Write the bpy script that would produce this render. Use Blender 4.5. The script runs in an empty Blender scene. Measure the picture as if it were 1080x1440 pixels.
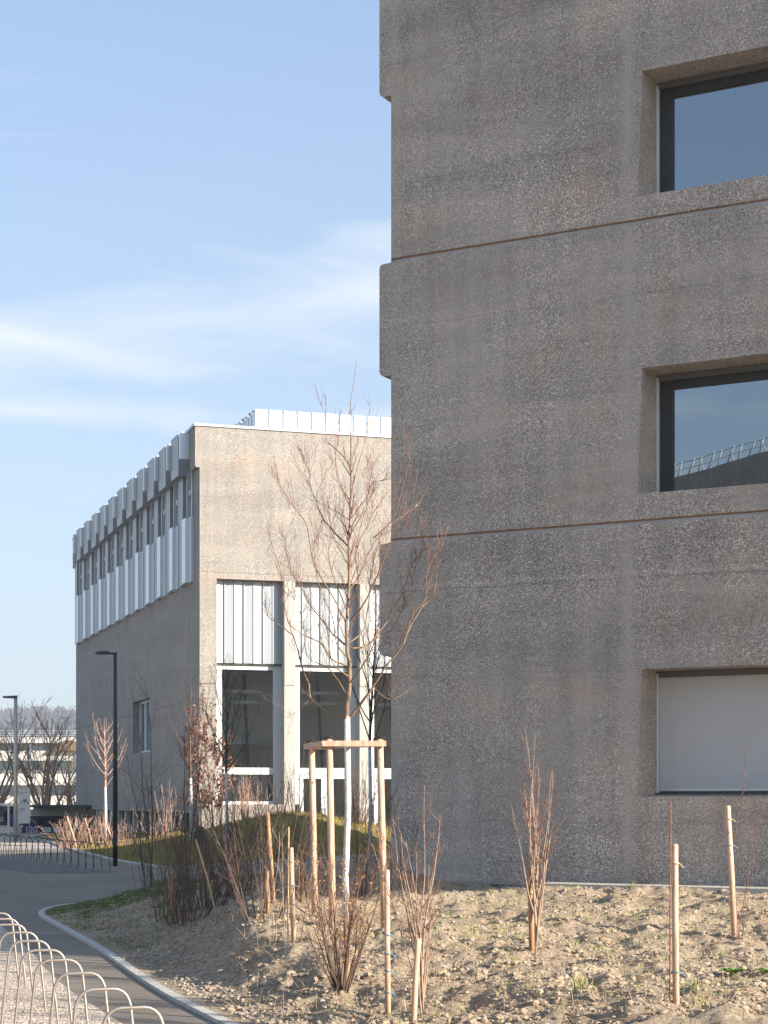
import bpy, math, random
from mathutils import Vector, noise, Matrix
R = random.Random(7)
sc = bpy.context.scene
COL = sc.collection
H = 1.65          # eye height
F = 2581.0        # focal length in units of the 1080-wide photograph
HOR = 1125.0

# ------------------------------------------------------------------ helpers
def tag(o, label=None, cat=None, group=None, kind=None):
    if label: o['label'] = label
    if cat: o['category'] = cat
    if group: o['group'] = group
    if kind: o['kind'] = kind
    return o

def empty(name, loc=(0, 0, 0), rz=0.0, **k):
    o = bpy.data.objects.new(name, None)
    o.location = loc; o.rotation_euler = (0, 0, rz); o.empty_display_size = .2
    COL.objects.link(o)
    return tag(o, **k)

class MB:
    def __init__(s):
        s.v = []; s.f = []; s.m = []; s.sm = []
    def face(s, pts, m=0, smooth=False):
        n = len(s.v); s.v.extend([tuple(p) for p in pts]); s.f.append(tuple(range(n, n + len(pts)))); s.m.append(m); s.sm.append(smooth)
    def box(s, x0, x1, y0, y1, z0, z1, m=0):
        n = len(s.v)
        s.v += [(x0,y0,z0),(x1,y0,z0),(x1,y1,z0),(x0,y1,z0),(x0,y0,z1),(x1,y0,z1),(x1,y1,z1),(x0,y1,z1)]
        for q in ((0,3,2,1),(4,5,6,7),(0,1,5,4),(1,2,6,5),(2,3,7,6),(3,0,4,7)):
            s.f.append(tuple(n+i for i in q)); s.m.append(m); s.sm.append(False)
    def prism(s, poly, axis, a0, a1, m=0):
        """poly of 2D points extruded along axis 'x','y' or 'z' from a0 to a1 (poly in the remaining two axes)"""
        def P(p, a):
            return {'x': (a, p[0], p[1]), 'y': (p[0], a, p[1]), 'z': (p[0], p[1], a)}[axis]
        n = len(s.v); k = len(poly)
        s.v += [P(p, a0) for p in poly] + [P(p, a1) for p in poly]
        for i in range(k):
            j = (i + 1) % k
            s.f.append((n+i, n+j, n+k+j, n+k+i)); s.m.append(m); s.sm.append(False)
        s.f.append(tuple(n+i for i in range(k))[::-1]); s.m.append(m); s.sm.append(False)
        s.f.append(tuple(n+k+i for i in range(k))); s.m.append(m); s.sm.append(False)
    def tube(s, pts, rad, k=6, m=0, cap=True, smooth=True):
        pts = [Vector(p) for p in pts]
        if not hasattr(rad, '__len__'): rad = [rad] * len(pts)
        n0 = len(s.v)
        t0 = (pts[1] - pts[0]).normalized()
        up = Vector((0, 0, 1)) if abs(t0.z) < .9 else Vector((1, 0, 0))
        a = t0.cross(up).normalized()
        for i, p in enumerate(pts):
            t = (pts[min(i+1, len(pts)-1)] - pts[max(i-1, 0)]).normalized()
            a = (a - t * a.dot(t)).normalized(); b = t.cross(a)
            for j in range(k):
                w = 2 * math.pi * j / k
                s.v.append(tuple(p + (a * math.cos(w) + b * math.sin(w)) * rad[i]))
        for i in range(len(pts) - 1):
            for j in range(k):
                q = (j + 1) % k
                s.f.append((n0+i*k+j, n0+i*k+q, n0+(i+1)*k+q, n0+(i+1)*k+j)); s.m.append(m); s.sm.append(smooth)
        if cap:
            s.f.append(tuple(n0+j for j in range(k))[::-1]); s.m.append(m); s.sm.append(False)
            e = n0 + (len(pts) - 1) * k
            s.f.append(tuple(e+j for j in range(k))); s.m.append(m); s.sm.append(False)
    def build(s, name, mats, parent=None, fix=True):
        me = bpy.data.meshes.new(name)
        me.from_pydata(s.v, [], s.f)
        if not isinstance(mats, (list, tuple)): mats = [mats]
        for x in mats: me.materials.append(x)
        me.polygons.foreach_set('material_index', s.m)
        me.polygons.foreach_set('use_smooth', s.sm)
        me.update()
        if fix and len(s.f) < 20000:
            import bmesh
            bm = bmesh.new(); bm.from_mesh(me)
            bmesh.ops.recalc_face_normals(bm, faces=bm.faces); bm.to_mesh(me); bm.free()
        o = bpy.data.objects.new(name, me); COL.objects.link(o)
        if parent: o.parent = parent
        return o

def ss(a, b, x):
    t = max(0., min(1., (x - a) / (b - a))); return t * t * (3 - 2 * t)
def lerp(a, b, t): return a + (b - a) * t
def interp(tab, x):
    if x <= tab[0][0]: return tab[0][1]
    for (x0, y0), (x1, y1) in zip(tab, tab[1:]):
        if x <= x1: return y0 + (y1 - y0) * (x - x0) / (x1 - x0)
    return tab[-1][1]

# ------------------------------------------------------------------ materials
def new_mat(name):
    m = bpy.data.materials.new(name); m.use_nodes = True
    nt = m.node_tree; b = nt.nodes['Principled BSDF']
    return m, nt, b
def N(nt, t, **k):
    n = nt.nodes.new(t)
    for a, v in k.items():
        if a in n.inputs.keys(): n.inputs[a].default_value = v
        else: setattr(n, a, v)
    return n
def ramp(nt, src, stops, interp_='LINEAR'):
    r = nt.nodes.new('ShaderNodeValToRGB'); r.color_ramp.interpolation = interp_
    e = r.color_ramp.elements
    while len(e) < len(stops): e.new(.5)
    for i, (p, c) in enumerate(stops):
        e[i].position = p
        e[i].color = tuple(c) + (1,) if len(c) == 3 else c
    nt.links.new(src, r.inputs[0]); return r
def mix(nt, fac, a, b, mode='MIX'):
    n = nt.nodes.new('ShaderNodeMix'); n.data_type = 'RGBA'; n.blend_type = mode
    for s, v in ((0, fac), (6, a), (7, b)):
        if hasattr(v, 'type') and hasattr(v, 'links'): nt.links.new(v, n.inputs[s])
        else:
            n.inputs[s].default_value = v if s == 0 else (tuple(v) + (1,) if len(v) == 3 else v)
    return n.outputs[2]
def math_(nt, op, a, b=0.0, c=None, clamp=False):
    n = nt.nodes.new('ShaderNodeMath'); n.operation = op; n.use_clamp = clamp
    for i, v in enumerate((a, b, c)):
        if v is None: continue
        if hasattr(v, 'links'): nt.links.new(v, n.inputs[i])
        else: n.inputs[i].default_value = v
    return n.outputs[0]
def coords(nt, scale=(1, 1, 1), rot=(0, 0, 0)):
    tc = nt.nodes.new('ShaderNodeTexCoord'); mp = nt.nodes.new('ShaderNodeMapping')
    mp.inputs['Scale'].default_value = scale; mp.inputs['Rotation'].default_value = rot
    nt.links.new(tc.outputs['Object'], mp.inputs['Vector']); return mp.outputs[0]
def tex(nt, vec, scale, detail=4, rough=.55, dist=0.):
    n = N(nt, 'ShaderNodeTexNoise'); n.inputs['Scale'].default_value = scale
    n.inputs['Detail'].default_value = detail; n.inputs['Roughness'].default_value = rough
    n.inputs['Distortion'].default_value = dist
    nt.links.new(vec, n.inputs['Vector']); return n.outputs['Fac']
def vor(nt, vec, scale):
    n = N(nt, 'ShaderNodeTexVoronoi'); n.inputs['Scale'].default_value = scale
    nt.links.new(vec, n.inputs['Vector']); return n
def bump(nt, b, h, strength=.3, dist=.01):
    n = N(nt, 'ShaderNodeBump'); n.inputs['Strength'].default_value = strength; n.inputs['Distance'].default_value = dist
    nt.links.new(h, n.inputs['Height']); nt.links.new(n.outputs[0], b.inputs['Normal'])
def simple(name, c, rough=.6, metal=0., var=.15, scale=6., bmp=0., c2=None, spec=.5, vscale=(1,1,1)):
    m, nt, b = new_mat(name)
    v = coords(nt, vscale); f = tex(nt, v, scale, 5, .6)
    c2 = c2 or tuple(x * (1 - var) for x in c); c1 = tuple(min(1, x * (1 + var)) for x in c) if c2 is None else c
    r = ramp(nt, f, [(.3, c2), (.7, c1)])
    nt.links.new(r.outputs[0], b.inputs['Base Color'])
    b.inputs['Roughness'].default_value = rough; b.inputs['Metallic'].default_value = metal
    b.inputs['Specular IOR Level'].default_value = spec
    if bmp: bump(nt, b, tex(nt, v, scale * 6, 4, .6), bmp, .01)
    return m

def concrete(name, lo, mid, hi, cell, tone=1.0, lines=(), strips=(), wet=0.25, band=.8):
    """washed aggregate concrete: many small stones set in a dark or light matrix"""
    m, nt, b = new_mat(name)
    v = coords(nt)
    v1 = vor(nt, v, cell); sep = N(nt, 'ShaderNodeSeparateColor'); nt.links.new(v1.outputs['Color'], sep.inputs[0])
    stone = ramp(nt, sep.outputs[0], [(0., lo), (.30, tuple(x*1.35 for x in lo)), (.58, mid), (.90, tuple(x*1.5 for x in mid)), (.97, hi)])
    # zones where more stone is washed free than elsewhere
    fz = tex(nt, v, .55, 6, .62, .4)
    matrix = ramp(nt, tex(nt, v, 9, 5, .7), [(.3, tuple(x*.92 for x in mid)), (.7, tuple(x*1.18 for x in mid))])
    wash = ramp(nt, fz, [(.36, (.25,)*3), (.62, (1.,)*3)])
    c = mix(nt, wash.outputs[0], matrix.outputs[0], stone.outputs[0])
    # broad mottling, vertical runs, warm stains
    vv = coords(nt, (1.3, 1.3, .16)); runs = ramp(nt, tex(nt, vv, 2.2, 6, .6), [(.3, (.80,.80,.81)), (.68, (1.14,1.13,1.12))])
    c = mix(nt, .75, c, runs.outputs[0], 'MULTIPLY')
    vh = coords(nt, (.25, .25, 1.7)); lay = ramp(nt, tex(nt, vh, .75, 6, .62, .5), [(.34, (.72,.72,.75)), (.64, (1.22,1.20,1.17))])
    c = mix(nt, band, c, lay.outputs[0], 'MULTIPLY')
    st = ramp(nt, tex(nt, v, .9, 5, .65, .5), [(.52, (1,1,1)), (.75, (1.16,.99,.90))])
    c = mix(nt, .8, c, st.outputs[0], 'MULTIPLY')
    sx = N(nt, 'ShaderNodeSeparateXYZ'); tc = N(nt, 'ShaderNodeTexCoord'); nt.links.new(tc.outputs['Object'], sx.inputs[0])
    wob = math_(nt, 'MULTIPLY', math_(nt, 'SUBTRACT', tex(nt, v, .8, 3), .5), .16)
    for (z, w, k) in lines:       # day joints between pours: thin line, slightly different tone
        dz = math_(nt, 'ABSOLUTE', math_(nt, 'SUBTRACT', math_(nt, 'ADD', sx.outputs[2], wob), z))
        f = math_(nt, 'SUBTRACT', 1., math_(nt, 'DIVIDE', dz, w), clamp=True)
        c = mix(nt, f, c, (k, k, k), 'MULTIPLY')
    for (x, w, k) in strips:      # smoother cement rich strips along the formwork edges
        wob2 = math_(nt, 'MULTIPLY', math_(nt, 'SUBTRACT', tex(nt, v, 2.5, 4), .5), .22)
        dx = math_(nt, 'ABSOLUTE', math_(nt, 'SUBTRACT', math_(nt, 'ADD', sx.outputs[0], wob2), x))
        f = math_(nt, 'MULTIPLY', math_(nt, 'SUBTRACT', 1., math_(nt, 'DIVIDE', dx, w), clamp=True), .55)
        c = mix(nt, f, c, tuple(q*k for q in mid))
    c = mix(nt, 1., c, (tone,)*3, 'MULTIPLY')
    nt.links.new(c, b.inputs['Base Color']); b.inputs['Roughness'].default_value = .85
    b.inputs['Specular IOR Level'].default_value = wet
    h = math_(nt, 'ADD', math_(nt, 'MULTIPLY', v1.outputs['Distance'], -1.), math_(nt, 'MULTIPLY', tex(nt, v, 14, 4), .8))
    bump(nt, b, h, .7, .012)
    return m

M = {}
M['conc_near'] = concrete('washed_concrete_dark', (.170,.147,.124), (.328,.290,.252), (.66,.62,.56), 80, 1.36, band=.6,
                          lines=((4.60, .018, .72), (4.66, .05, 1.18), (1.35, .02, .85), (8.35, .02, .85), (10.4, .02, .86), (7.1, .015, .9), (3.4, .015, .9), (12.1, .02, .88)), strips=((3.57, .14, 1.15), (.05, .08, 1.05)))
M['conc_far'] = concrete('washed_concrete_far', (.20,.187,.170), (.285,.268,.245), (.40,.385,.36), 34, 1.0, band=.32,
                         lines=((9.99, .05, .75), (5.37, .05, .72), (3.0, .05, .8)))
M['conc_pale'] = simple('pale_concrete', (.50,.47,.42), .85, var=.14, scale=3, bmp=.2)
M['pier'] = simple('pale_pier_concrete', (.40,.39,.37), .8, var=.12, scale=3, bmp=.2)
M['silver'] = simple('silver_sheet', (.70,.75,.79), .32, .3, var=.06, scale=1.5, vscale=(1,1,.2))
M['midgrey'] = simple('mid_grey_sheet', (.33,.34,.35), .42, .3, var=.12, scale=2, vscale=(1,1,.1))
M['kerb'] = simple('kerb_concrete', (.52,.50,.46), .85, var=.25, scale=9, bmp=.4)
M['lip'] = simple('cement_lip', (.42,.39,.35), .85, var=.25, scale=4, bmp=.3)
M['groove'] = simple('rusty_joint', (.36,.20,.12), .9, var=.4, scale=3)
M['alu'] = simple('anodised_aluminium', (.62,.66,.68), .35, .7, var=.06, scale=3)
M['frame_reflection'] = simple('dark_frame_and_reflection', (.035,.037,.04), .45, .2, var=.1)  # frame colour that also stands for the reveal's dark reflection
M['frame_white'] = simple('pale_window_frame', (.66,.72,.74), .4, .15, var=.05)
M['gray_metal'] = simple('grey_metal_cladding', (.125,.125,.125), .5, .15, var=.10, scale=2, vscale=(1,1,.1))
M['roofmetal'] = simple('roof_sheet_metal', (.46,.50,.53), .38, .35, var=.08, scale=1.5, vscale=(1,1,.2))
M['pole_dark'] = simple('dark_grey_paint', (.055,.06,.066), .45, .3, var=.1)
M['pole_pale'] = simple('galvanised_pale', (.50,.49,.46), .5, .3, var=.1)
M['steel'] = simple('brushed_steel', (.40,.36,.32), .42, .8, var=.18, scale=20)
M['navy'] = simple('navy_panel', (.012,.016,.04), .5, var=.1)
M['purple'] = simple('violet_banner', (.06,.055,.19), .6, var=.1)
M['white'] = simple('white_paint', (.66,.64,.60), .6, var=.06, scale=2)
M['ink'] = simple('black_ink', (.02,.02,.02), .7)
M['yellow'] = simple('yellow_print', (.45,.38,.10), .7)
M['bag'] = simple('dark_green_bag', (.018,.05,.035), .5, var=.4, scale=9)
M['tie'] = simple('blue_tie', (.12,.30,.42), .6)
M['leaf'] = simple('dry_copper_leaf', (.36,.17,.10), .7, c2=(.16,.07,.05), scale=20)
M['leafy'] = simple('yellow_leaf', (.42,.26,.05), .7, c2=(.28,.14,.04), scale=20)
M['green'] = simple('weed_leaf', (.13,.24,.035), .6, c2=(.06,.14,.02), scale=12)

def wood(name, c, c2, s=1.):
    m, nt, b = new_mat(name)
    v = coords(nt, (14*s, 14*s, 1.6*s)); f = tex(nt, v, 2.2, 6, .65)
    r = ramp(nt, f, [(.28, c2), (.55, c), (.8, tuple(min(1, x*1.15) for x in c))])
    v2 = coords(nt, (3, 3, 3)); k = vor(nt, v2, 4.); kn = ramp(nt, k.outputs['Distance'], [(.0, (.45,.34,.26)), (.10, (1,1,1))])
    c_ = mix(nt, .8, r.outputs[0], kn.outputs[0], 'MULTIPLY')
    v3 = coords(nt, (5, 5, 2.2)); sc_ = ramp(nt, tex(nt, v3, 3.5, 6, .7, .4), [(.60, (0,0,0)), (.66, (.75,.75,.75))])
    c_ = mix(nt, sc_.outputs[0], c_, (.20,.115,.07))
    nt.links.new(c_, b.inputs['Base Color']); b.inputs['Roughness'].default_value = .75
    bump(nt, b, f, .4, .006); return m
M['wood'] = wood('peeled_pine', (.60,.42,.30), (.33,.19,.12))
M['wood_old'] = wood('weathered_stake', (.42,.24,.13), (.22,.12,.07))
def bark(name, c, c2, scale=30, rough=.8):
    m, nt, b = new_mat(name)
    v = coords(nt, (1, 1, .5)); f = tex(nt, v, scale, 5, .7)
    r = ramp(nt, f, [(.32, c2), (.62, c)])
    nt.links.new(r.outputs[0], b.inputs['Base Color']); b.inputs['Roughness'].default_value = rough
    bump(nt, b, f, .5, .005); return m
M['bark'] = bark('olive_bark', (.27,.19,.12), (.12,.08,.055))
M['twig'] = bark('red_twig', (.24,.125,.095), (.13,.06,.05))
M['twig_brown'] = bark('brown_twig', (.15,.10,.075), (.07,.045,.035))
M['twig_pale'] = bark('pale_twig', (.42,.31,.22), (.24,.15,.11))
M['twig_sunlit'] = bark('sunlit_pink_twig', (.50,.33,.26), (.30,.18,.13))  # twigs with the sunlight put into a lighter, pinker colour
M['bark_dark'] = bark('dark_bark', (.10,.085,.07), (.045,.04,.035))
M['limewash'] = bark('lime_washed_bark', (.76,.75,.73), (.34,.32,.29), 26)
M['cane'] = bark('bamboo_cane', (.55,.42,.24), (.38,.26,.14))

def soil_mat():
    m, nt, b = new_mat('dry_clay_soil'); v = coords(nt)
    f1 = tex(nt, v, .8, 5, .6, .3); f2 = tex(nt, v, 22, 7, .75); f3 = tex(nt, v, 4, 5, .6)
    c = ramp(nt, f2, [(.25, (.17,.13,.09)), (.50, (.38,.305,.22)), (.68, (.58,.50,.385))]).outputs[0]
    c = mix(nt, .6, c, ramp(nt, f1, [(.35, (.78,.74,.70)), (.65, (1.12,1.1,1.06))]).outputs[0], 'MULTIPLY')
    # moss and weeds where the mound meets the path, driven by noise and the distance along the plot
    sx = N(nt, 'ShaderNodeSeparateXYZ'); nt.links.new(v, sx.inputs[0])
    far = math_(nt, 'MULTIPLY_ADD', sx.outputs[1], .16, -3.35, clamp=True)
    left = math_(nt, 'MULTIPLY_ADD', sx.outputs[0], -.9, .3, clamp=True)
    g = math_(nt, 'MULTIPLY', far, left)
    g = math_(nt, 'ADD', math_(nt, 'MULTIPLY', g, .42), .0)
    g = math_(nt, 'MULTIPLY_ADD', math_(nt, 'ADD', g, tex(nt, v, 1.7, 6, .7)), 7., -5.0, clamp=True)
    grass = ramp(nt, f2, [(.3, (.05,.065,.018)), (.7, (.16,.19,.05))]).outputs[0]
    c = mix(nt, g, c, grass)
    st = vor(nt, v, 34); ssp = N(nt, 'ShaderNodeSeparateColor'); nt.links.new(st.outputs['Color'], ssp.inputs[0])
    sf = math_(nt, 'GREATER_THAN', ssp.outputs[0], .93)
    c = mix(nt, math_(nt, 'MULTIPLY', sf, .6), c, (.52,.47,.40))
    nt.links.new(c, b.inputs['Base Color']); b.inputs['Roughness'].default_value = .95
    b.inputs['Specular IOR Level'].default_value = .1
    h = math_(nt, 'ADD', math_(nt, 'MULTIPLY', f2, .8), math_(nt, 'MULTIPLY', tex(nt, v, 60, 5, .7), .35))
    bump(nt, b, h, 1., .035); return m
M['soil'] = soil_mat()
M['stone'] = simple('pebble', (.42,.37,.31), .9, c2=(.22,.18,.14), scale=7)
M['clod'] = simple('clay_clod', (.43,.35,.255), .95, c2=(.25,.19,.13), scale=9, bmp=.5)
def asphalt_mat():
    m, nt, b = new_mat('asphalt'); v = coords(nt)
    f = tex(nt, v, 90, 4, .8); g = tex(nt, v, .5, 6, .65, .6)
    c = ramp(nt, f, [(.3, (.12,.103,.082)), (.6, (.20,.174,.139)), (.8, (.33,.29,.25))]).outputs[0]
    c = mix(nt, .9, c, ramp(nt, g, [(.3, (.80,.80,.82)), (.7, (1.25,1.23,1.2))]).outputs[0], 'MULTIPLY')
    vs = coords(nt, (.12, 1.0, 1), (0, 0, .3)); s2 = ramp(nt, tex(nt, vs, 1.6, 6, .7, 1.2), [(.5, (1,1,1)), (.72, (1.7,1.65,1.55))]).outputs[0]
    c = mix(nt, .8, c, s2, 'MULTIPLY')
    nt.links.new(c, b.inputs['Base Color']); b.inputs['Roughness'].default_value = .85
    bump(nt, b, f, .5, .006); return m
M['asphalt'] = asphalt_mat()
def gravel_mat(name, lo, hi, cell=38):
    m, nt, b = new_mat(name); v = coords(nt)
    vv = vor(nt, v, cell); s = N(nt, 'ShaderNodeSeparateColor'); nt.links.new(vv.outputs['Color'], s.inputs[0])
    c = ramp(nt, s.outputs[0], [(0., lo), (.8, hi), (1., tuple(min(1, x*1.5) for x in hi))]).outputs[0]
    c = mix(nt, .6, c, ramp(nt, tex(nt, v, 1.2, 5, .6), [(.3, (.8,.78,.76)), (.7, (1.12,)*3)]).outputs[0], 'MULTIPLY')
    nt.links.new(c, b.inputs['Base Color']); b.inputs['Roughness'].default_value = .9
    bump(nt, b, math_(nt, 'MULTIPLY', vv.outputs['Distance'], -1.), 1., .02); return m
M['gravel'] = gravel_mat('beige_gravel', (.30,.235,.18), (.66,.55,.44))
M['gravel_grey'] = gravel_mat('grey_gravel', (.12,.12,.12), (.42,.41,.39), 30)
M['gravel_dark'] = gravel_mat('dark_gravel', (.06,.058,.055), (.19,.18,.165), 30)
M['plaza'] = gravel_mat('pinkish_grit', (.34,.27,.22), (.58,.48,.41), 12)
def lawn_mat():
    m, nt, b = new_mat('winter_lawn'); v = coords(nt)
    f = tex(nt, v, 16, 6, .75); g = tex(nt, v, .9, 6, .6, .3)
    c = ramp(nt, f, [(.3, (.15,.115,.03)), (.55, (.28,.22,.07)), (.75, (.42,.34,.15))]).outputs[0]
    c = mix(nt, ramp(nt, g, [(.58, (0,0,0)), (.72, (.7,.7,.7))]).outputs[0], c, (.21,.165,.09))
    nt.links.new(c, b.inputs['Base Color']); b.inputs['Roughness'].default_value = .95
    b.inputs['Specular IOR Level'].default_value = .1
    bump(nt, b, f, 1., .05); return m
M['lawn'] = lawn_mat()
M['blade'] = simple('grass_blade', (.36,.285,.11), .8, c2=(.17,.155,.035), scale=3)
M['blade_moss'] = simple('moss_grass_blade', (.17,.19,.045), .8, c2=(.08,.10,.025), scale=3)
M['blade_green'] = simple('fresh_grass_blade', (.27,.32,.07), .7, c2=(.13,.18,.035), scale=3)
M['blade_dry'] = simple('dry_stalk', (.48,.37,.22), .85, c2=(.30,.21,.12), scale=6)

def glass_mirror(name, refl, base=(.012,.013,.014)):
    m, nt, b = new_mat(name); nt.nodes.remove(b)
    out = nt.nodes['Material Output']
    g = N(nt, 'ShaderNodeBsdfGlossy'); g.inputs['Color'].default_value = (.82,.93,1,1); g.inputs['Roughness'].default_value = .0
    d = N(nt, 'ShaderNodeBsdfDiffuse'); d.inputs['Color'].default_value = tuple(base) + (1,)
    v = coords(nt); bp = N(nt, 'ShaderNodeBump'); bp.inputs['Strength'].default_value = .05; bp.inputs['Distance'].default_value = .01
    nt.links.new(tex(nt, v, .9, 2), bp.inputs['Height']); nt.links.new(bp.outputs[0], g.inputs['Normal'])
    lw = N(nt, 'ShaderNodeFresnel'); lw.inputs['IOR'].default_value = 1.5
    f = math_(nt, 'MULTIPLY_ADD', lw.outputs[0], 1 - refl, refl, clamp=True)
    x = N(nt, 'ShaderNodeMixShader'); nt.links.new(f, x.inputs[0]); nt.links.new(d.outputs[0], x.inputs[1]); nt.links.new(g.outputs[0], x.inputs[2])
    nt.links.new(x.outputs[0], out.inputs[0]); return m
def glass_clear(name, refl=.12, tint=(.96,.98,.97)):
    m, nt, b = new_mat(name); nt.nodes.remove(b)
    out = nt.nodes['Material Output']
    g = N(nt, 'ShaderNodeBsdfGlossy'); g.inputs['Roughness'].default_value = .0
    t = N(nt, 'ShaderNodeBsdfTransparent'); t.inputs['Color'].default_value = tuple(tint) + (1,)
    lw = N(nt, 'ShaderNodeFresnel'); lw.inputs['IOR'].default_value = 1.5
    f = math_(nt, 'MULTIPLY_ADD', lw.outputs[0], 1 - refl, refl, clamp=True)
    x = N(nt, 'ShaderNodeMixShader'); nt.links.new(f, x.inputs[0]); nt.links.new(t.outputs[0], x.inputs[1]); nt.links.new(g.outputs[0], x.inputs[2])
    nt.links.new(x.outputs[0], out.inputs[0]); return m
M['mirror'] = glass_mirror('coated_window_glass', .33)
M['glass'] = glass_clear('curtain_wall_glass')
M['darkglass'] = glass_mirror('dark_glass', .2, (.03,.033,.036))
M['blind'] = simple('grey_roller_blind', (.50,.50,.50), .7, var=.03, scale=1.)
M['inner'] = simple('interior_plaster', (.80,.74,.62), .8, var=.1, scale=1)
M['inner_dark'] = simple('interior_dark', (.07,.075,.08), .7, var=.2, scale=1)

# ------------------------------------------------------------------ terrain height
KERB = [(3.,2.25),(6.,1.28),(10.,-.02),(13.52,-1.16),(15.2,-1.71),(17.03,-2.24),(19.8,-2.99),(22.8,-3.88),(25.5,-4.69),(26.45,-4.92),
        (27.3,-5.02),(28.2,-5.0),(29.,-4.79),(30.6,-4.63),(32.8,-4.06),(34.9,-3.24),(37.7,-2.04),(41.,0.),(44.,2.6)]   # (Y, X)
LAWN = [(-16.,90.),(-15.3,80.),(-13.4,73.4),(-11.6,66.),(-9.85,59.1),(-7.4,50.1),(-6.2,46.6),(-5.4,44.6),(-4.6,44.9),(-3.9,46.3),(-2.7,49.5),(-.2,54.),(4.,58.5),(14.,62.)]
def kx(y): return interp([(a, b) for a, b in KERB], y)
BC = Vector((.101, 26.07, 0)); BANG = math.radians(28.57)
bu = Vector((math.cos(BANG), -math.sin(BANG), 0)); bv = Vector((math.sin(BANG), math.cos(BANG), 0))
RIDGE = [(14.5,-.6),(16.5,-1.15),(17.8,-1.30),(19.7,-1.1),(21.5,-.75),(24.,-.35),(27,-.5),(30,-1.2)]
def fbm(x, y, s, o=4, z=0.):
    t = 0; a = 1.; 
    for _ in range(o):
        t += a * noise.noise(Vector((x * s, y * s, z))); a *= .5; s *= 2.07
    return t
def seglen(p, a, b):
    ax, ay = a; bx, by = b; dx, dy = bx-ax, by-ay
    t = max(0, min(1, ((p[0]-ax)*dx + (p[1]-ay)*dy) / (dx*dx+dy*dy)))
    return math.hypot(p[0]-ax-t*dx, p[1]-ay-t*dy)
KSEG = [((x0, y0), (x1, y1)) for (y0, x0), (y1, x1) in zip(KERB, KERB[1:])]
def kdist(x, y):
    return min(seglen((x, y), a, b) for a, b in KSEG)
def mound(x, y, fine=True):
    d = kdist(x, y)
    if y > 41 or x < kx(y): d = -d if x < kx(y) else d
    plate = interp([(3,.1),(9,.22),(12,.30),(16,.40),(20,.46),(23,.49),(30,.42),(36,.22),(42,.05)], y)
    q = (Vector((x, y, 0)) - BC).dot(-bv)            # distance in front of the facade
    h = .03 + (plate - .03) * ss(.05, 2.4, d)
    rx = interp(RIDGE, y)
    h += .38 * math.exp(-((x - rx) / .75) ** 2) * ss(13.6, 16.2, y) * (1 - ss(22.8, 25.5, y)) * ss(.2, 1.3, d)
    h += .10 * math.exp(-((x - rx) / .9) ** 2) * ss(24, 26, y) * (1 - ss(28, 32, y))
    if fine:
        k = ss(0., .8, d) * (ss(-.1, .7, q) if q < .7 else 1)
        h += k * (.105 * fbm(x, y, .75, 3) + .075 * fbm(x, y, 2.1, 3, 5.) + .036 * fbm(x, y, 7., 4, 9.))
    return h
def inpoly(x, y, P):
    c = False; j = len(P) - 1
    for i in range(len(P)):
        xi, yi = P[i]; xj, yj = P[j]
        if (yi > y) != (yj > y) and x < (xj - xi) * (y - yi) / (yj - yi) + xi: c = not c
        j = i
    return c
LPOLY = LAWN + [(14., 80.), (-2., 80.), (-16, 110.)]
LSEG = list(zip(LAWN, LAWN[1:]))
def lawn(x, y):
    d = min(seglen((x, y), a, b) for a, b in LSEG)
    top = .88 * math.exp(-((x + 3.2) / 5.2) ** 2) + .38
    top *= (1 - .75 * ss(61., 66.6, y)) if x > -7.5 else 1 - .2 * ss(66, 80, y)
    return .03 + (top - .03) * ss(0., 7.5, d) + .05 * fbm(x, y, .5, 3) * ss(0, 2, d)
def gh(x, y):
    if y < 43 and x > kx(y): return mound(x, y)
    if y > 43 and inpoly(x, y, LPOLY): return lawn(x, y)
    return 0.
def hit(px, py, y0=6.):
    """where the line of sight through a picture point meets the ground"""
    y = y0
    while y < 140:
        z = H - (py - HOR) / F * y; x = (px - 540) / F * y
        if z <= gh(x, y): return Vector((x, y, gh(x, y)))
        y += .02 + y * .001
    return Vector((x, y, 0))
def at(px, py, y): return Vector(((px - 540) / F * y, y, H - (py - HOR) / F * y))

# ------------------------------------------------------------------ ground sheets
def sheet(name, pts, z, mat, **k):
    b = MB(); b.face([(x, y, z) for x, y in pts]); o = b.build(name, mat); tag(o, **k); return o
sheet('ground', [(-1500,-300),(1500,-300),(1500,2600),(-1500,2600)], -.03, M['lawn'], kind='structure')
asp = [(-40,-20),(30,-20),(30,60),(20,66),(-30,66),(-40,66)]
sheet('asphalt_path', [(-60,-60),(60,-60),(60,60.5),(-60,60.5)], 0., M['asphalt'], kind='structure')
sheet('plaza', [(-90,60.5),(60,60.5),(60,130),(-90,130)], 0., M['plaza'], kind='structure')
# gravel strip that carries the bicycle hoops
ge = [(4.,1.4),(8.,.10),(13.52,-1.93),(15.9,-2.73),(17.9,-3.3),(20.3,-3.93),(24.,-5.0),(30.,-6.9),(31.,-7.6)]
gp = [(x, y) for y, x in ge] + [(-9.9, 31.), (-9.4, 24.), (-6.2, 14.), (-3., 4.)]
sheet('gravel_strip', gp, .004, M['gravel'], kind='structure')
gp2 = [(-6.2,42.3),(-7.8,42.3),(-16.5,62.),(-16.5,64),(-14.5,64)]
sheet('far_gravel_strip', [(-6.0,41.6),(-7.9,41.2),(-16.6,60.4),(-14.2,60.4)], .004, M['gravel_dark'], kind='structure')

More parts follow.
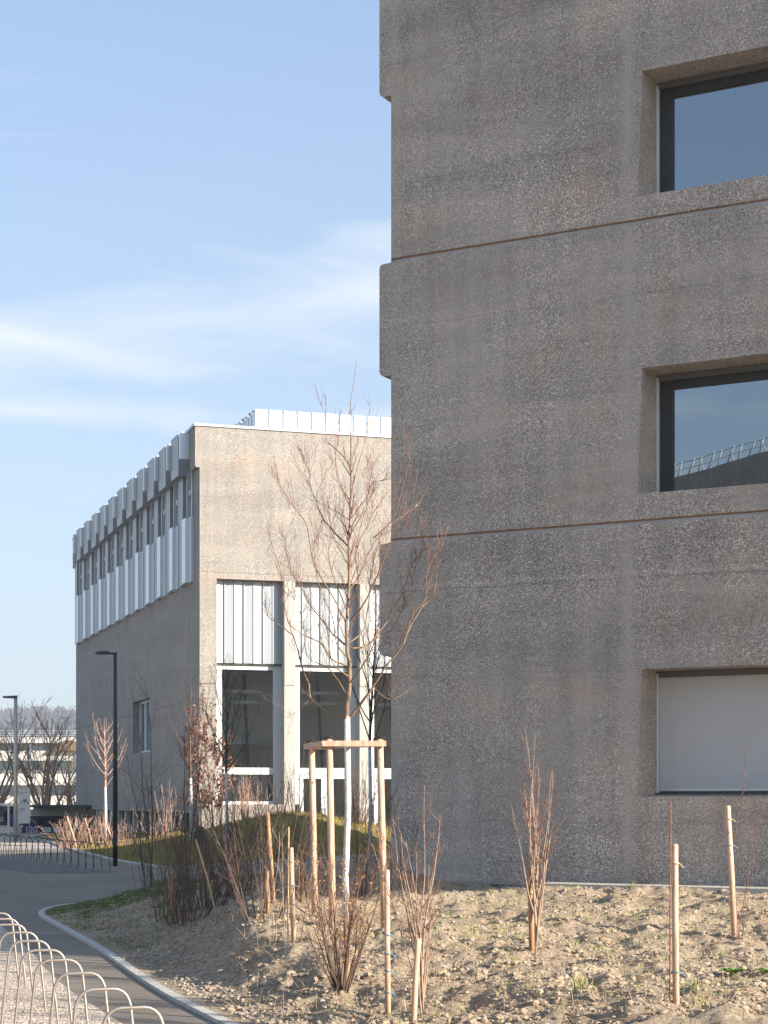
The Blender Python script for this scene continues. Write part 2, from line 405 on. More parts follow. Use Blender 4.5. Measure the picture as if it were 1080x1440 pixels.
# soil mound
def mound_mesh():
    ys = []; y = 4.
    while y < 43.5:
        ys.append(y); y += .16 if y < 10 else .036 if y < 17 else .045 if y < 26.5 else .1
    nc = 300
    V = []; Fc = []
    for y in ys:
        x0 = kx(y) + .0
        xr = 8.5 if y < 24 else max(1.3, 8.5 - (y - 24) * 3)
        if y > 27: xr = (y - 26.07) * .545 + .9
        for i in range(nc + 1):
            t = i / nc; x = x0 + (xr - x0) * t
            V.append((x, y, mound(x, y)))
    for r in range(len(ys) - 1):
        for i in range(nc):
            a = r * (nc + 1) + i; Fc.append((a, a + 1, a + nc + 2, a + nc + 1))
    me = bpy.data.meshes.new('soil_mound'); me.from_pydata(V, [], Fc); me.materials.append(M['soil'])
    me.polygons.foreach_set('use_smooth', [True] * len(Fc)); me.update()
    o = bpy.data.objects.new('soil_mound', me); COL.objects.link(o); tag(o, kind='structure')
mound_mesh()
# lawn
def lawn_mesh():
    V = []; idx = {}; Fc = []; st = .5
    xs = [-17 + i * st for i in range(64)]; ysl = [44. + i * st for i in range(100)]
    def put(i, j):
        if (i, j) in idx: return idx[i, j]
        x, y = xs[i], ysl[j]; idx[i, j] = len(V); V.append((x, y, lawn(x, y) if inpoly(x, y, LPOLY) else -.02)); return idx[i, j]
    for i in range(63):
        for j in range(99):
            if any(inpoly(xs[a], ysl[b], LPOLY) for a in (i, i+1) for b in (j, j+1)):
                Fc.append((put(i,j), put(i+1,j), put(i+1,j+1), put(i,j+1)))
    me = bpy.data.meshes.new('lawn'); me.from_pydata(V, [], Fc); me.materials.append(M['lawn'])
    me.polygons.foreach_set('use_smooth', [True] * len(Fc)); me.update()
    o = bpy.data.objects.new('lawn', me); COL.objects.link(o); tag(o, kind='structure')
lawn_mesh()

def strip(name, pts, w, z0, z1, mat, **k):
    b = MB(); L = []; 
    for i, p in enumerate(pts):
        a = Vector(pts[max(i-1, 0)]); c = Vector(pts[min(i+1, len(pts)-1)])
        t = (c - a).normalized(); n = Vector((-t.y, t.x)); L.append((Vector(p) + n * w/2, Vector(p) - n * w/2))
    for i in range(len(L) - 1):
        (a, b_), (c, d) = L[i], L[i+1]
        if k.get('kind') and name == 'path_kerb' and i % 2: c = a.lerp(c, .975); d = b_.lerp(d, .975)
        b.face([(a.x,a.y,z1),(c.x,c.y,z1),(d.x,d.y,z1),(b_.x,b_.y,z1)])
        b.face([(a.x,a.y,z0),(c.x,c.y,z0),(c.x,c.y,z1),(a.x,a.y,z1)])
        b.face([(b_.x,b_.y,z0),(b_.x,b_.y,z1),(d.x,d.y,z1),(d.x,d.y,z0)])
    o = b.build(name, mat); tag(o, **k); return o
def smooth_line(P, n=6):
    out = []
    for i in range(len(P) - 1):
        p0 = Vector(P[max(i-1,0)]); p1 = Vector(P[i]); p2 = Vector(P[i+1]); p3 = Vector(P[min(i+2,len(P)-1)])
        for j in range(n):
            t = j / n
            out.append(tuple(.5 * ((2*p1) + (-p0+p2)*t + (2*p0-5*p1+4*p2-p3)*t*t + (-p0+3*p1-3*p2+p3)*t**3)))
    out.append(tuple(P[-1])); return out
kp = smooth_line([(x - .02, y) for y, x in KERB if y <= 29.2])
def resample(P, st):
    out = [Vector(P[0])]; acc = 0.
    for a, b in zip(P, P[1:]):
        a, b = Vector(a), Vector(b); l = (b - a).length
        while acc + l >= st:
            a = a.lerp(b, (st - acc) / l); out.append(a.copy()); l = (b - a).length; acc = 0.
        acc += l
    return [tuple(p) for p in out]
kp = resample(kp, .5)
strip('path_kerb', kp, .088, -.02, .032, M['kerb'], kind='structure')
strip('lawn_kerb', [(x - .05, y - .05) for x, y in LAWN[:8]] + [(x, y) for x, y in LAWN[8:13]], .14, -.02, .06, M['kerb'], kind='structure')

# ------------------------------------------------------------------ near building
nb = empty('concrete_building', BC, -BANG, label='large dark washed-concrete building filling the right side, cropped by the frame, with three deep windows', cat='building')
L, W, TOP = 22.0, 20.0, 17.3
OFF = (0., 7.64)
JO = [5.35, 9.33, 13.31]
WIN = [(1.69, 3.38), (5.70, 7.36), (9.64, 11.29), (13.62, 15.27)]
WA0, WA1, WD = 3.76, 7.3, .54
prof = [(0., 0.)]       # (b, z)
zs = sorted(set([z for w in WIN for z in w]))
for j in JO:
    zs_ = [z for z in zs if prof[-1][1] < z < j - .06]
    for z in zs_: prof.append((0., z))
    prof += [(0., j - .050), (.020, j - .012), (.026, j - .010), (.026, j + .010), (0., j + .014)]
for z in zs:
    if z > prof[-1][1]: prof.append((0., z))
prof.append((0., TOP))
w_ = MB()
for (b0, z0), (b1, z1) in zip(prof, prof[1:]):
    rust = (b0 == .026 and b1 == .026) or (b0 == .020)
    lip = b0 == 0. and b1 == .020
    iswin = any(z0 >= w[0] - 1e-4 and z1 <= w[1] + 1e-4 for w in WIN)
    def wl(z):    # the reveal has a slight draft
        for a, c in WIN:
            if a - .01 <= z <= c + .01: return WA0 - .05 + .06 * (z - a) / (c - a)
        return WA0
    segs = [((0, 0), (WA0, WA0)), ((WA0, WA0), (WA1, WA1)), ((WA1, WA1), (WA0+OFF[1],)*2), ((WA0+OFF[1],)*2, (WA1+OFF[1],)*2), ((WA1+OFF[1],)*2, (L, L))]
    if iswin: segs = [((0, 0), (wl(z0), wl(z1))), ((WA1, WA1), (wl(z0)+OFF[1], wl(z1)+OFF[1])), ((WA1+OFF[1],)*2, (L, L))]
    for (xa0, xa1), (xb0, xb1) in segs:
        n = 1
        w_.face([(xa0, b0, z0), (xb0, b0, z0), (xb1, b1, z1), (xa1, b1, z1)], 1 if rust else 2 if lip else 0)
for of in OFF:
  for (z0, z1) in WIN:    # reveals with draft
    a0, a1 = WA0 - .05 + of, WA0 + .01 + of; ia = WA0 + .03 + of; A1 = WA1 + of
    s0, s1 = z0 + .035, z1 - .0
    w_.face([(a0,0,z0),(a1,0,z1),(ia,WD,s1),(ia,WD,s0)])
    w_.face([(A1,0,z0),(A1,0,z1),(A1-.02,WD,s1),(A1-.02,WD,s0)])
    w_.face([(a0,0,z0),(A1,0,z0),(A1-.02,WD,s0),(ia,WD,s0)])
    w_.face([(a1,0,z1),(A1,0,z1),(A1-.02,WD,s1),(ia,WD,s1)])
    w_.face([(ia,WD+.25,s0),(A1,WD+.25,s0),(A1,WD+.25,s1),(ia,WD+.25,s1)])
w_.face([(0,0,0),(0,W,0),(0,W,TOP),(0,0,TOP)]); w_.face([(L,0,0),(L,W,0),(L,W,TOP),(L,0,TOP)]); w_.face([(0,W,0),(L,W,0),(L,W,TOP),(0,W,TOP)])
w_.face([(0,0,TOP),(L,0,TOP),(L,W,TOP),(0,W,TOP)])
wall = w_.build('wall', [M['conc_near'], M['groove'], M['lip']], nb, fix=False)
for zt in JO + [TOP]:
    zt -= .05; zb = zt - 1.60
    b = MB(); b.prism([(0,zt+.005),(-.15,zt-.005),(-.175,zt-.02),(-.19,zt-.055),(-.19,zb+.075),(-.175,zb+.03),(-.13,zb),(0,zb-.0)], 'y', 0., W)
    o = b.build('wall_band', M['conc_near'], nb)
b = MB(); b.box(.02, L - .02, W + .003, 28.9, 0, 8.9); b.build('lawn_shade_block', M['conc_near'], nb)  # unseen lower volume, added behind to shape the shadow on the lawn
b = MB(); b.box(18.0, 18.6, -7.2, -.003, 6.40, 9.35); b.build('added_shade_slab', M['conc_near'], nb)  # slab added out of view to shade the path and left of the bed
for i, (z0, z1), of in [(i, w, of) for of in OFF for i, w in enumerate(WIN)]:
    fr = MB(); a0 = WA0 + .03 + of; a1 = WA1 - .02 + of; y = WD + .002
    e = .19  # frame widened over the glass in place of the mirrored dark reveal
    fr.box(a0+.03, a0+.03+e, y, y+.08, z0+.04, z1-.002); fr.box(a1-e, a1, y, y+.08, z0+.04, z1-.002)
    fr.box(a0+.03+e, a1-e, y, y+.08, z1-.20, z1-.002); fr.box(a0+.03+e, a1-e, y, y+.08, z0+.04, z0+.085)
    win = fr.build('window', M['frame_reflection'], nb)
    if i == 0 and of == 0: win['label'] = 'ground-floor window closed by a pale grey roller blind'
    g = MB(); g.box(a0+.03+e, a1-e, y+.03, y+.045, z0+.085, z1-.20); g.build('pane', M['mirror'], win)
    r = MB(); r.box(a0, a0+.03, y-.05, y+.02, z0+.04, z1-.03); r.build('guide_rail', M['frame_white'], win)
    t = MB(); t.box(a0+.031, a1, y-.05, y-.004, z1-.085, z1-.004); t.build('head_profile', M['gray_metal'], win)
    if i == 0:
        bl = MB(); bl.box(a0+.034, a1, y-.022, y-.012, z0+.12, z1-.087); bl.build('roller_blind', M['blind'], win)
        bb = MB(); bb.box(a0+.034, a1, y-.034, y-.006, z0+.078, z0+.119); bb.build('bottom_rail', M['alu'], win)
        sl = MB(); sl.box(a0-.0, a1, y-.10, y-.001, z0+.038, z0+.055); sl.build('sill', M['gray_metal'], win)
# gravel drip strip and slab at the foot of the facade
b = MB()
def bw(a, q, z): p = BC + bu * a - bv * q; return (p.x, p.y, z)
b.face([bw(-.2, .02, .515), bw(12, .02, .515), bw(12, .42, .512), bw(-.2, .42, .512)]); b.face([bw(-.2, .42, .512), bw(12, .42, .512), bw(12, .44, .30), bw(-.2, .44, .30)]); tag(b.build('gravel_edge', M['gravel_grey'], fix=False), kind='structure')
b = MB()
for s in ((2.55, 12.),):
    b.face([bw(s[0], .47, .56), bw(s[1], .47, .56), bw(s[1], .80, .555), bw(s[0]+.1, .80, .555)]); b.face([bw(s[0]+.1, .80, .555), bw(s[1], .80, .555), bw(s[1], .80, .40), bw(s[0]+.1, .80, .40)])
tag(b.build('edge_slab', M['conc_pale'], fix=False), kind='structure')

# ------------------------------------------------------------------ rear hall (left building)
EA = math.atan(829 / F)
EO = Vector((-6.73, 67.0, 0.)); du = Vector((math.cos(EA), math.sin(EA), 0)); dv = Vector((-math.sin(EA), math.cos(EA), 0))
hb = empty('exhibition_hall', EO, EA, label='long concrete hall with sawtooth metal cladding and tall glazed bays at its front', cat='building')
Z = lambda r: r + H
FL, SL, HT = 20.0, 30.9, Z(13.65)
piers = [(0., .64), (3.2, 3.61), (6.12, 6.53), (9.02, 9.43), (11.9, 12.3), (14.8, 15.2), (17.7, 20.0)]
b = MB()
# front: upper wall, one block, and piers
b.box(0, FL, 0, .6, Z(8.11), HT)
sidez = Z(-.48)
b.box(0, .5, .6, 1.0, Z(8.11), HT)
front = b
pb = MB()
for i, (a, c) in enumerate(piers):
    if i: b_, b = b, pb
    b.box(a, c, 0.035, .95, 0, Z(4.26)); b.box(a, c, 0., .95, Z(4.262), Z(8.108))
    if i: b = b_
b.box(.66, 3.18, .06, .9, 0, Z(-.16))
# side wall below the cladding with one opening (9.8-13.9 , 2.02-4.27)
o0, o1, q0, q1 = 9.8, 13.9, Z(2.02), Z(4.27)
for (s0, s1, z0, z1) in ((.95, o0, sidez, Z(8.1)), (o1, SL, sidez, Z(8.1)), (o0, o1, sidez, q0), (o0, o1, q1, Z(8.1))):
    b.box(-.001, .40, s0, s1, z0, z1)
b.box(.02, .42, SL - 1.0, SL, Z(8.1), HT - .05)           # far end pier
b.box(.42, FL, SL - .5, SL, 0, HT - .05); b.box(FL - .5, FL, .6, SL - .5, 0, HT - .05)
b.box(.3, FL - .5, .6, SL - .5, HT - .45, HT - .1)          # roof deck
b.box(.95, FL-.5, 8., 8.2, 0, Z(8.1))
hw = b.build('wall', M['conc_far'], hb); pb.build('pier', M['pier'], hb)
b = MB(); b.prism([(0, HT), (-.17, HT), (-.17, Z(12.2)), (-.13, Z(12.15)), (0, Z(12.15))], 'y', 0., .95); b.build('wall_band', M['conc_far'], hb)
b = MB(); b.prism([(0, HT - .05), (-.17, HT-.05), (-.17, Z(12.2)), (-.13, Z(12.15)), (0, Z(12.15))], 'y', SL - .95, SL+.02); b.build('wall_band', M['conc_far'], hb)
b = MB(); b.box(-.22, FL + .05, -.05, .7, HT + .002, HT + .10); b.box(-.22, .3, .7, SL, HT - .02, HT + .08); b.build('parapet_trim', M['roofmetal'], hb)
# front bays
for i in range(len(piers) - 1):
    a, c = piers[i][1], piers[i + 1][0]
    p = MB(); n = 7; wd = (c - a) / n
    for k in range(n):       # folded sheet, alternate faces turned
        x0 = a + k * wd; x1 = x0 + wd; d0, d1 = (.375, .34) if k % 2 else (.34, .375)
        p.face([(x0, d0, Z(5.05)), (x1, d1, Z(5.05)), (x1, d1, Z(8.1)), (x0, d0, Z(8.1))])
        p.box(x0 - .012, x0 + .018, .315, .35, Z(5.05), Z(8.1))
    p.build('metal_panel', M['roofmetal'], hb, fix=False)
    wn = MB(); y0, y1 = .52, .62
    door = i >= 1
    wn.box(a, a + .31, y0, y1, Z(-.16), Z(5.0)); wn.box(c - .30, c, y0, y1, Z(-.16) if not door else 0, Z(5.0))
    wn.box(a + .31, c - .30, y0, y1, Z(4.83), Z(5.0)); wn.box(a + .31, c - .30, y0 - .01, y1, Z(.95), Z(1.2)); wn.box(a+.31, c-.30, y0, y1, Z(-.16), Z(-.05)) if not door else None
    win = wn.build('window', M['frame_white'], hb)
    if door:
        win['label'] = 'tall glazing above a pair of glazed doors'
        for s in range(2):
            d = MB(); w2 = (c - .30 - a - .31) / 2; x0 = a + .31 + s * w2 + .01; x1 = x0 + w2 - .02
            d.box(x0, x0 + .13, y0 - .03, y1, .0, Z(.93)); d.box(x1 - .10, x1, y0 - .03, y1, .0, Z(.93)); d.box(x0 + .13, x1 - .10, y0 - .03, y1, Z(.80), Z(.93)); d.box(x0 + .13, x1 - .10, y0 - .03, y1, .0, .22)
            dd = d.build('door', M['frame_white'], hb)
            g = MB(); g.box(x0 + .13, x1 - .10, y0 + .02, y0 + .03, .22, Z(.80)); g.build('door_glass', M['glass'], dd)
            hh = MB(); hx = x1 - .05 if s == 0 else x0 + .06; hh.tube([(hx, y0 - .07, .95), (hx, y0 - .07, 1.35)], .015, 6); hh.build('handle', M['alu'], dd)
    g = MB(); g.box(a + .31, c - .30, y0 + .04, y0 + .05, Z(1.2), Z(4.83)); g.build('pane', M['glass'], win)
    if not door: g = MB(); g.box(a + .31, c - .30, y0 + .04, y0 + .05, Z(-.05), Z(.95)); g.build('lower_pane', M['darkglass'], win)
    b = MB(); b.box(a, c, .42, .9, Z(5.001), Z(5.049)); b.build('flashing', M['gray_metal'], hb)
# interior seen through the glass: floor slab, back wall, gallery, stair rail, ceiling
b = MB(); b.box(.98, FL-.6, .96, 7.9, 0, .05, 0); b.box(.98, FL - .6, 2.6, 2.68, .05, Z(4.9), 0); b.box(.98, FL-.6, .98, 7.9, Z(4.9), Z(5.0), 1)
b.box(.98, FL - .6, 1.9, 2.58, Z(2.1), Z(2.3), 2); b.box(1.0, 1.5, 1.9, 2.1, .06, Z(2.09), 1)
b.box(.98, FL - .6, 1.2, 1.35, Z(4.0), Z(4.12), 2); b.box(.98, FL - .6, 1.2, 1.35, Z(3.6), Z(3.72), 2)
for k in range(11): b.box(1.3 + 1.7*k, 1.36 + 1.7*k, 1.8, 1.86, .06, Z(2.0), 2)
for k in range(8): b.box(1.5 + 2.3*k, 2.6 + 2.3*k, 1.9, 2.4, .75, .80, 2); b.box(1.5+2.3*k, 2.6+2.3*k, 1.9, 2.4, Z(1.3), Z(1.36), 2)
for k in range(5): b.prism([(1.2, .8), (1.3, .8), (2.5, Z(4.8)), (2.4, Z(4.8))], 'x', 2.2 + 2.9*k, 2.27 + 2.9*k, 1)
b.build('interior', [M['inner'], M['inner_dark'], M['white']], hb)
# side window
b = MB(); b.box(.30, .36, o0, o0 + .12, q0, q1); b.box(.30,.36, o1-.12, o1, q0, q1); b.box(.30,.36,o0+.12,o1-.12,q0,q0+.1); b.box(.30,.36,o0+.12,o1-.12,q1-.1,q1)
for k in (1, 2): s = lerp(o0, o1, k/3); b.box(.28, .36, s-.07, s+.07, q0+.1, q1-.1)
win = b.build('window', M['frame_white'], hb); win['label'] = 'small deep-set window low on the shaded long side'
b = MB(); b.box(.37, .38, o0, o1, q0, q1); b.build('pane', M['darkglass'], win)
# basement strip under the long wall
b = MB(); b.box(.30, .36, 1., SL, 0, sidez); b.build('basement_glazing', M['darkglass'], hb)
for k in range(15):
    b = MB(); s = 1.6 + 2.06 * k; b.box(.06, .28, s, s + .35, 0, sidez - .002); b.build('pillar', M['conc_pale'], hb)
# sawtooth cladding: bays along the long side
pitch = 2.47; 
back = MB(); back.box(.08, .40, .95, SL - 1.0, Z(8.1), HT - .55); back.build('cladding_backing', M['midgrey'], hb)
for k in range(12):
    s = .98 + pitch * k
    if s + .5 > SL - 1: break
    se = min(s + pitch, SL - 1.0)
    # lower pale panels: two stepped folds whose short faces look to the front
    p = MB(); p.prism([(.08, s+.06), (-.10, s+.06), (-.10, s+.42), (-.24, s+.42+.001), (-.24, s+1.1), (.08, s+1.25)], 'z', Z(8.1), Z(10.50)); p.build('lower_panel', M['silver'], hb)
    # mullions and glass strip between
    p = MB(); p.box(-.07, .078, s+.10, s+.17, Z(10.502), Z(12.3)); p.box(-.07, .078, s+.70, s+.77, Z(10.502), Z(12.3)); p.build('light_mullion', M['alu'], hb)
    p = MB(); p.box(-.05, .078, s+.18, s+.30, Z(10.502), Z(12.3)); p.box(-.10, .078, s+.78, s+.95, Z(10.502), Z(12.3)); p.box(-.06, .06, s+.30, s+.78, Z(11.35), Z(11.55)); p.box(-.16,.078, s+1.3, s+2.0, Z(8.1), Z(12.3)) 
    w = p.build('mullion', M['midgrey'], hb)
    p = MB(); p.box(.02, .075, s+.40, s+.69, Z(10.51), Z(12.25)); p.build('pane', M['darkglass'], hb)
    # upper boxes
    if se - s > 2.0:
        p = MB(); p.prism([(.08, s+.95), (-.40, s+.95), (-.40, s+2.34), (.08, s+2.34)], 'z', Z(12.15), HT + .02); p.build('upper_box', M['midgrey'], hb)
        p = MB(); p.box(-.41, .1, s+.93, s+2.36, HT + .021, HT + .07); p.build('box_cap', M['roofmetal'], hb)
        p = MB(); p.box(-.22, -.05, s+1.2, s+1.45, HT + .071, HT + .20); p.build('roof_clip', M['alu'], hb)
    p = MB(); p.prism([(.08, s-.02), (-.53, s-.02), (-.54, s+.10), (.08, s+.50)], 'z', Z(12.60), HT - .10); p.build('sawtooth_fin', M['silver'], hb)
# roof-top plant screen of folded sheet
ps = MB(); A0, A1, S0, S1, PT = 2.9, 16., 3.3, 17.0, Z(15.1)
n = 23; st = (A1 - A0) / n
for k in range(n):
    x = A0 + k * st; ps.box(x, x + st*.86, S0, S0 + .1, HT - .1, PT); ps.box(x + st*.86, x + st, S0 + .06, S0 + .16, HT - .1, PT - .01, 0)
    ps.box(x - .01, x + st*.82, S0 - .03, S0 + .12, PT + .002, PT + .03)
n = 24; st = (S1 - S0) / n
for k in range(n):
    y = S0 + .12 + k * st; ps.box(A0, A0 + .1, y, y + st*.7, HT - .1, PT); ps.box(A0+.06, A0 + .14, y + st*.7, y + st, HT - .1, PT - .01, 0); ps.box(A0-.03, A0+.12, y, y + st*.72, PT+.002, PT+.04, 1 if k % 2 else 0)
ps.build('plant_screen', [M['silver'], M['gray_metal']], hb)

# ------------------------------------------------------------------ hall reflected in the near windows
P1 = Vector((-46., -14.6, 0)); ang = math.atan2(1.1, 7.5)
rb = empty('workshop_building', P1, ang, label='dark building with a zigzag white roof railing, seen mirrored in the middle window', cat='building')
b = MB(); b.box(0, 27, -14, 0, 0, 15.9); b.build('wall', M['conc_near'], rb)
b = MB()
for k in range(36):
    x = k * .75; b.tube([(x, -.1, 15.9), (x + (.5 if k % 2 else .3), -.1, 16.55)], .045, 4); 
    if k % 3 == 0: b.tube([(x + .5, -.1, 15.9), (x + .1, -.1, 16.5)], .04, 4)
b.tube([(0, -.1, 16.5), (27, -.1, 16.5)], .02, 4); b.tube([(0, -.1, 16.2), (27, -.1, 16.2)], .015, 4)
b.build('zigzag_railing', M['white'], rb)
for k in range(6):
    b = MB(); b.box(2 + 4*k, 4.6 + 4*k, .002, .06, 8, 10.5); b.build('window', M['darkglass'], rb)

# ------------------------------------------------------------------ woody plants
def vrand(s=1.): return Vector((R.uniform(-s, s), R.uniform(-s, s), R.uniform(-s, s)))
def branch_pts(p, d, ln, n, up=.15, wob=.12):
    pts = [p.copy()]; d = d.normalized()
    for i in range(n):
        d = (d + Vector((0, 0, up)) / n * 2 + vrand(wob)).normalized(); p = p + d * (ln / n); pts.append(p.copy())
    return pts
def twigs(mb, pts, r0, dens, ln, level, mat, up=.5, rmin=.0012, spread=1., leaf=None):
    """side shoots along a limb, thinner shoots on those"""
    tot = sum((b - a).length for a, b in zip(pts, pts[1:])); n = max(1, int(tot * dens))
    for i in range(n):
        t = R.uniform(.12, 1.) ** .85 * (len(pts) - 1.001); k = int(t); f = t - k
        p = pts[k].lerp(pts[k+1], f); ax = (pts[k+1] - pts[k]).normalized()
        side = ax.cross(vrand(1)).normalized()
        d = (ax * .75 + side * spread * R.uniform(.5, 1.1) + Vector((0, 0, up * R.uniform(.2, 1)))).normalized()
        l = ln * R.uniform(.35, 1.15) * (1 - .35 * t / len(pts))
        q = branch_pts(p, d, l, 4, .2, .16)
        r = max(rmin, r0 * .42 * R.uniform(.7, 1.2)); mb.tube(q, [r, r*.85, r*.7, r*.55, rmin*.8], 4 if r > .004 else 3, mat, False)
        if leaf:
            for _ in range(R.randint(0, leaf[1])):
                c = q[R.randint(1, 4)] + vrand(.02); s = leaf[2] * R.uniform(.6, 1.3); u = vrand(1).normalized() * s; w = u.cross(vrand(1)).normalized() * s * .55
                leaf[0].face([c - u, c + w, c + u * .9, c - w])
        if level > 0: twigs(mb, q, r, dens * 1.15, ln * .5, level - 1, mat, up, rmin, spread, leaf)

def shrub(name, base, stems, h, spread, mats, label, cat, group=None, dens=7, ln=.22, level=1, r=.007, leaf=None, lean=(0, 0), up=.35, rmin=.0012, baser=.05, fork=.0):
    root = empty(name, base, label=label, cat=cat, group=group)
    mb = MB(); lf = MB() if leaf else None
    for i in range(stems):
        a = R.uniform(0, 2*math.pi); k = math.sqrt(R.random())
        p = Vector((math.cos(a), math.sin(a), 0)) * baser * k; p.z = -.03
        hh = h * R.uniform(.55, 1.0) if i else h
        if fork and i: p = Vector((0, 0, h * fork * R.random())); hh -= p.z; hh *= R.uniform(.7, 1.)
        if fork and i: k = .5 + .5 * k
        d = Vector((math.cos(a) * spread * k + lean[0], math.sin(a) * spread * k + lean[1], 1)).normalized()
        pts = branch_pts(p, d, hh * 1.04, 8, up * .4, .09)
        rr = r * R.uniform(.7, 1.15)
        mb.tube(pts, [max(rmin, rr * (1 - .85 * j / 8)) for j in range(9)], 5, 0, False)
        twigs(mb, pts, rr * .8, dens, ln, level, 1, up, rmin, 1., (lf, leaf[0], leaf[1]) if leaf else None)
    mb.build('branches', mats, root)
    if leaf and lf.f: lf.build('leaves', leaf[2], root)
    return root

# main young tree in the tripod, limbs follow the real crown
TY = 17.5
def cr(x, y, off=0.): return at(370 + x / 2.77, 500 + y / 2.77, TY) + Vector((0, off, 0))
mt = empty('young_tree', (at(488, 1125, TY).x, TY, gh(at(488, 1125, TY).x, TY)), label='tallest bare young tree with white painted trunk standing inside the wooden tripod', cat='tree')
def rel(pts, o): return [p - o.location for p in pts]
base = mt.location.copy(); b = MB()
top = at(488, 1008, TY)
tp = [Vector((base.x, TY, base.z - .05)), Vector((base.x - .015, TY, .9)), Vector((base.x + .01, TY, 1.6)), top]
b.tube(rel(tp, mt), [.034, .032, .031, .030], 10); b.build('painted_trunk', M['limewash'], mt)
limbs = [
 ([(325,1415),(335,1300),(338,1200),(325,1130),(328,1000),(335,850),(335,700),(340,560),(342,400),(345,230),(340,180),(368,5)], .029, .0018, 0.),
 ([(335,1410),(290,1400),(240,1380),(180,1330),(178,1280),(150,1220),(130,1140),(110,1080),(60,1040),(10,1000),(0,940)], .016, .002, .3),
 ([(325,1205),(265,1185),(230,1130),(175,1105),(110,1060),(90,960),(75,850),(30,715)], .011, .0016, -.5),
 ([(325,1130),(270,1080),(240,1040),(165,940),(140,880),(90,800),(75,680)], .010, .0016, .5),
 ([(318,1030),(265,930),(205,830),(175,680),(130,610),(75,530),(58,470)], .010, .0016, -.3),
 ([(330,740),(285,690),(240,640),(215,590),(195,530),(165,470),(150,370)], .009, .0016, .4),
 ([(195,530),(180,480),(172,345)], .004, .0014, .1, .4),
 ([(340,560),(300,510),(288,460),(285,330),(300,215)], .007, .0015, -.3),
 ([(285,320),(250,260),(245,215)], .004, .0014, -.1, -.3),
 ([(335,1410),(380,1360),(430,1290),(490,1200),(545,1130),(580,1020),(630,960),(640,840),(700,750)], .015, .0016, -.3),
 ([(345,1140),(400,1130),(440,1085),(500,1000),(545,900),(580,800),(620,740),(635,640)], .011, .0016, .35),
 ([(340,1030),(400,960),(445,870),(490,760),(520,720),(570,640),(600,480)], .010, .0016, -.55),
 ([(335,910),(370,860),(400,790),(430,720),(490,650),(545,600),(610,545),(660,450)], .009, .0016, .5),
 ([(340,640),(400,560),(430,500),(470,490),(490,460)], .006, .0014, -.2),
 ([(345,540),(365,440),(400,330),(412,260)], .006, .0014, .2),
 ([(430,700),(500,640),(530,560),(565,440),(570,390)], .006, .0014, -.5, .5),
 ([(400,1130),(460,1080),(510,1040),(560,930),(590,850),(615,620)], .007, .0014, .7, .35),
 ([(545,1130),(600,1010),(660,940),(675,850),(680,780),(675,610)], .007, .0014, .4, -.3),
 ([(430,1290),(490,1340),(560,1310),(610,1280)], .004, .0014, .3, -.3),
 ([(420,1340),(480,1330),(520,1280),(570,1225)], .004, .0014, -.4, -.3),
 ([(180,1330),(120,1390),(80,1380),(60,1350)], .003, .0013, -.3, .3),
 ([(330,1000),(290,900),(255,780),(262,640),(290,590)], .007, .0014, .7),
 ([(335,850),(380,700),(420,600),(430,350)], .007, .0014, .8),
 ([(330,1250),(270,1200),(250,1060),(200,1000),(120,880),(35,830)], .008, .0014, -.9),
 ([(333,1330),(290,1260),(240,1200),(160,1150),(140,1000),(100,900)], .008, .0014, .8),
 ([(335,1280),(400,1200),(440,1100),(430,950),(460,850),(540,700)], .008, .0014, -.9),
 ([(333,1120),(390,1060),(410,940),(420,820),(445,700),(500,560)], .008, .0014, .9),
 ([(330,1180),(290,1130),(270,1020),(220,900),(210,760),(230,640)], .008, .0014, -.9),
 ([(335,780),(300,740),(262,690),(230,560),(235,480)], .006, .0014, -.6),
 ([(338,700),(380,640),(410,560),(425,430)], .006, .0014, -.6),
 ([(330,960),(370,900),(360,780),(390,650),(440,520)], .006, .0014, -.7),
 ([(333,640),(300,600),(295,520)], .004, .0014, .5),
]
mb = MB(); tw = MB()
for pts, r0, r1, dep, *pd in limbs:
    x0 = 335 if not pd else pts[0][0]; o0 = pd[0] * min(1., abs(x0 - 335) / 260.) if pd else 0.; P = []
    sm = smooth_line(pts, 3)
    for i, (x, y) in enumerate(sm):
        off = o0 + dep * min(1., abs(x - x0) / 260.) + (dep * .25 * i / len(sm) if abs(dep) > .6 else 0)
        P.append(cr(x, y, off) - base + vrand(.006))
    n = len(P); mb.tube(P, [lerp(r0, r1, (i / (n - 1)) ** .8) for i in range(n)], 6, 0, False)
    twigs(tw, P[1:] if r0 < .02 else P[6:-9], max(.0045, r0 * .5), 12 if r0 < .02 else 17, .34 if r0 < .02 else .46, 1, 0, .55, .0022, .8)
mb.build('limbs', M['bark'], mt); tw.build('twigs', M['twig'], mt)

# tripod of peeled posts
tr = empty('tree_support_tripod', (-.4, 17.4, gh(-.4, 17.4)), label='tripod of peeled pine posts with top rails around the tallest young tree', cat='tree support')
to = tr.location.copy()
zt = H + 86 / 151.8
posts = [(at(438, 1040, 18.), at(443, 1336, 18.)), (at(463, 1040, 17.), at(468, 1330, 17.)), (at(534, 1040, 17.), at(541, 1325, 17.1))]
for a, c in posts:
    a = a.copy(); a.z = zt + .015; c = c.copy(); c.z = gh(c.x, c.y) - .1
    b = MB(); b.tube([c - to, (c * .5 + a * .5) - to + vrand(.004), a - to], [.034, .032, .031], 12); b.build('post', M['wood'], tr)
def rail(p, q):
    d = (q - p).normalized(); n = Vector((-d.y, d.x, 0)) * .018; u = Vector((0, 0, .026))
    b = MB(); 
    c = [p - n - u, p + n - u, p + n + u, p - n + u]; e = [x + (q - p) for x in c]
    b.face(c); b.face(e)
    for i in range(4): b.face([c[i], c[(i+1) % 4], e[(i+1) % 4], e[i]])
    return b
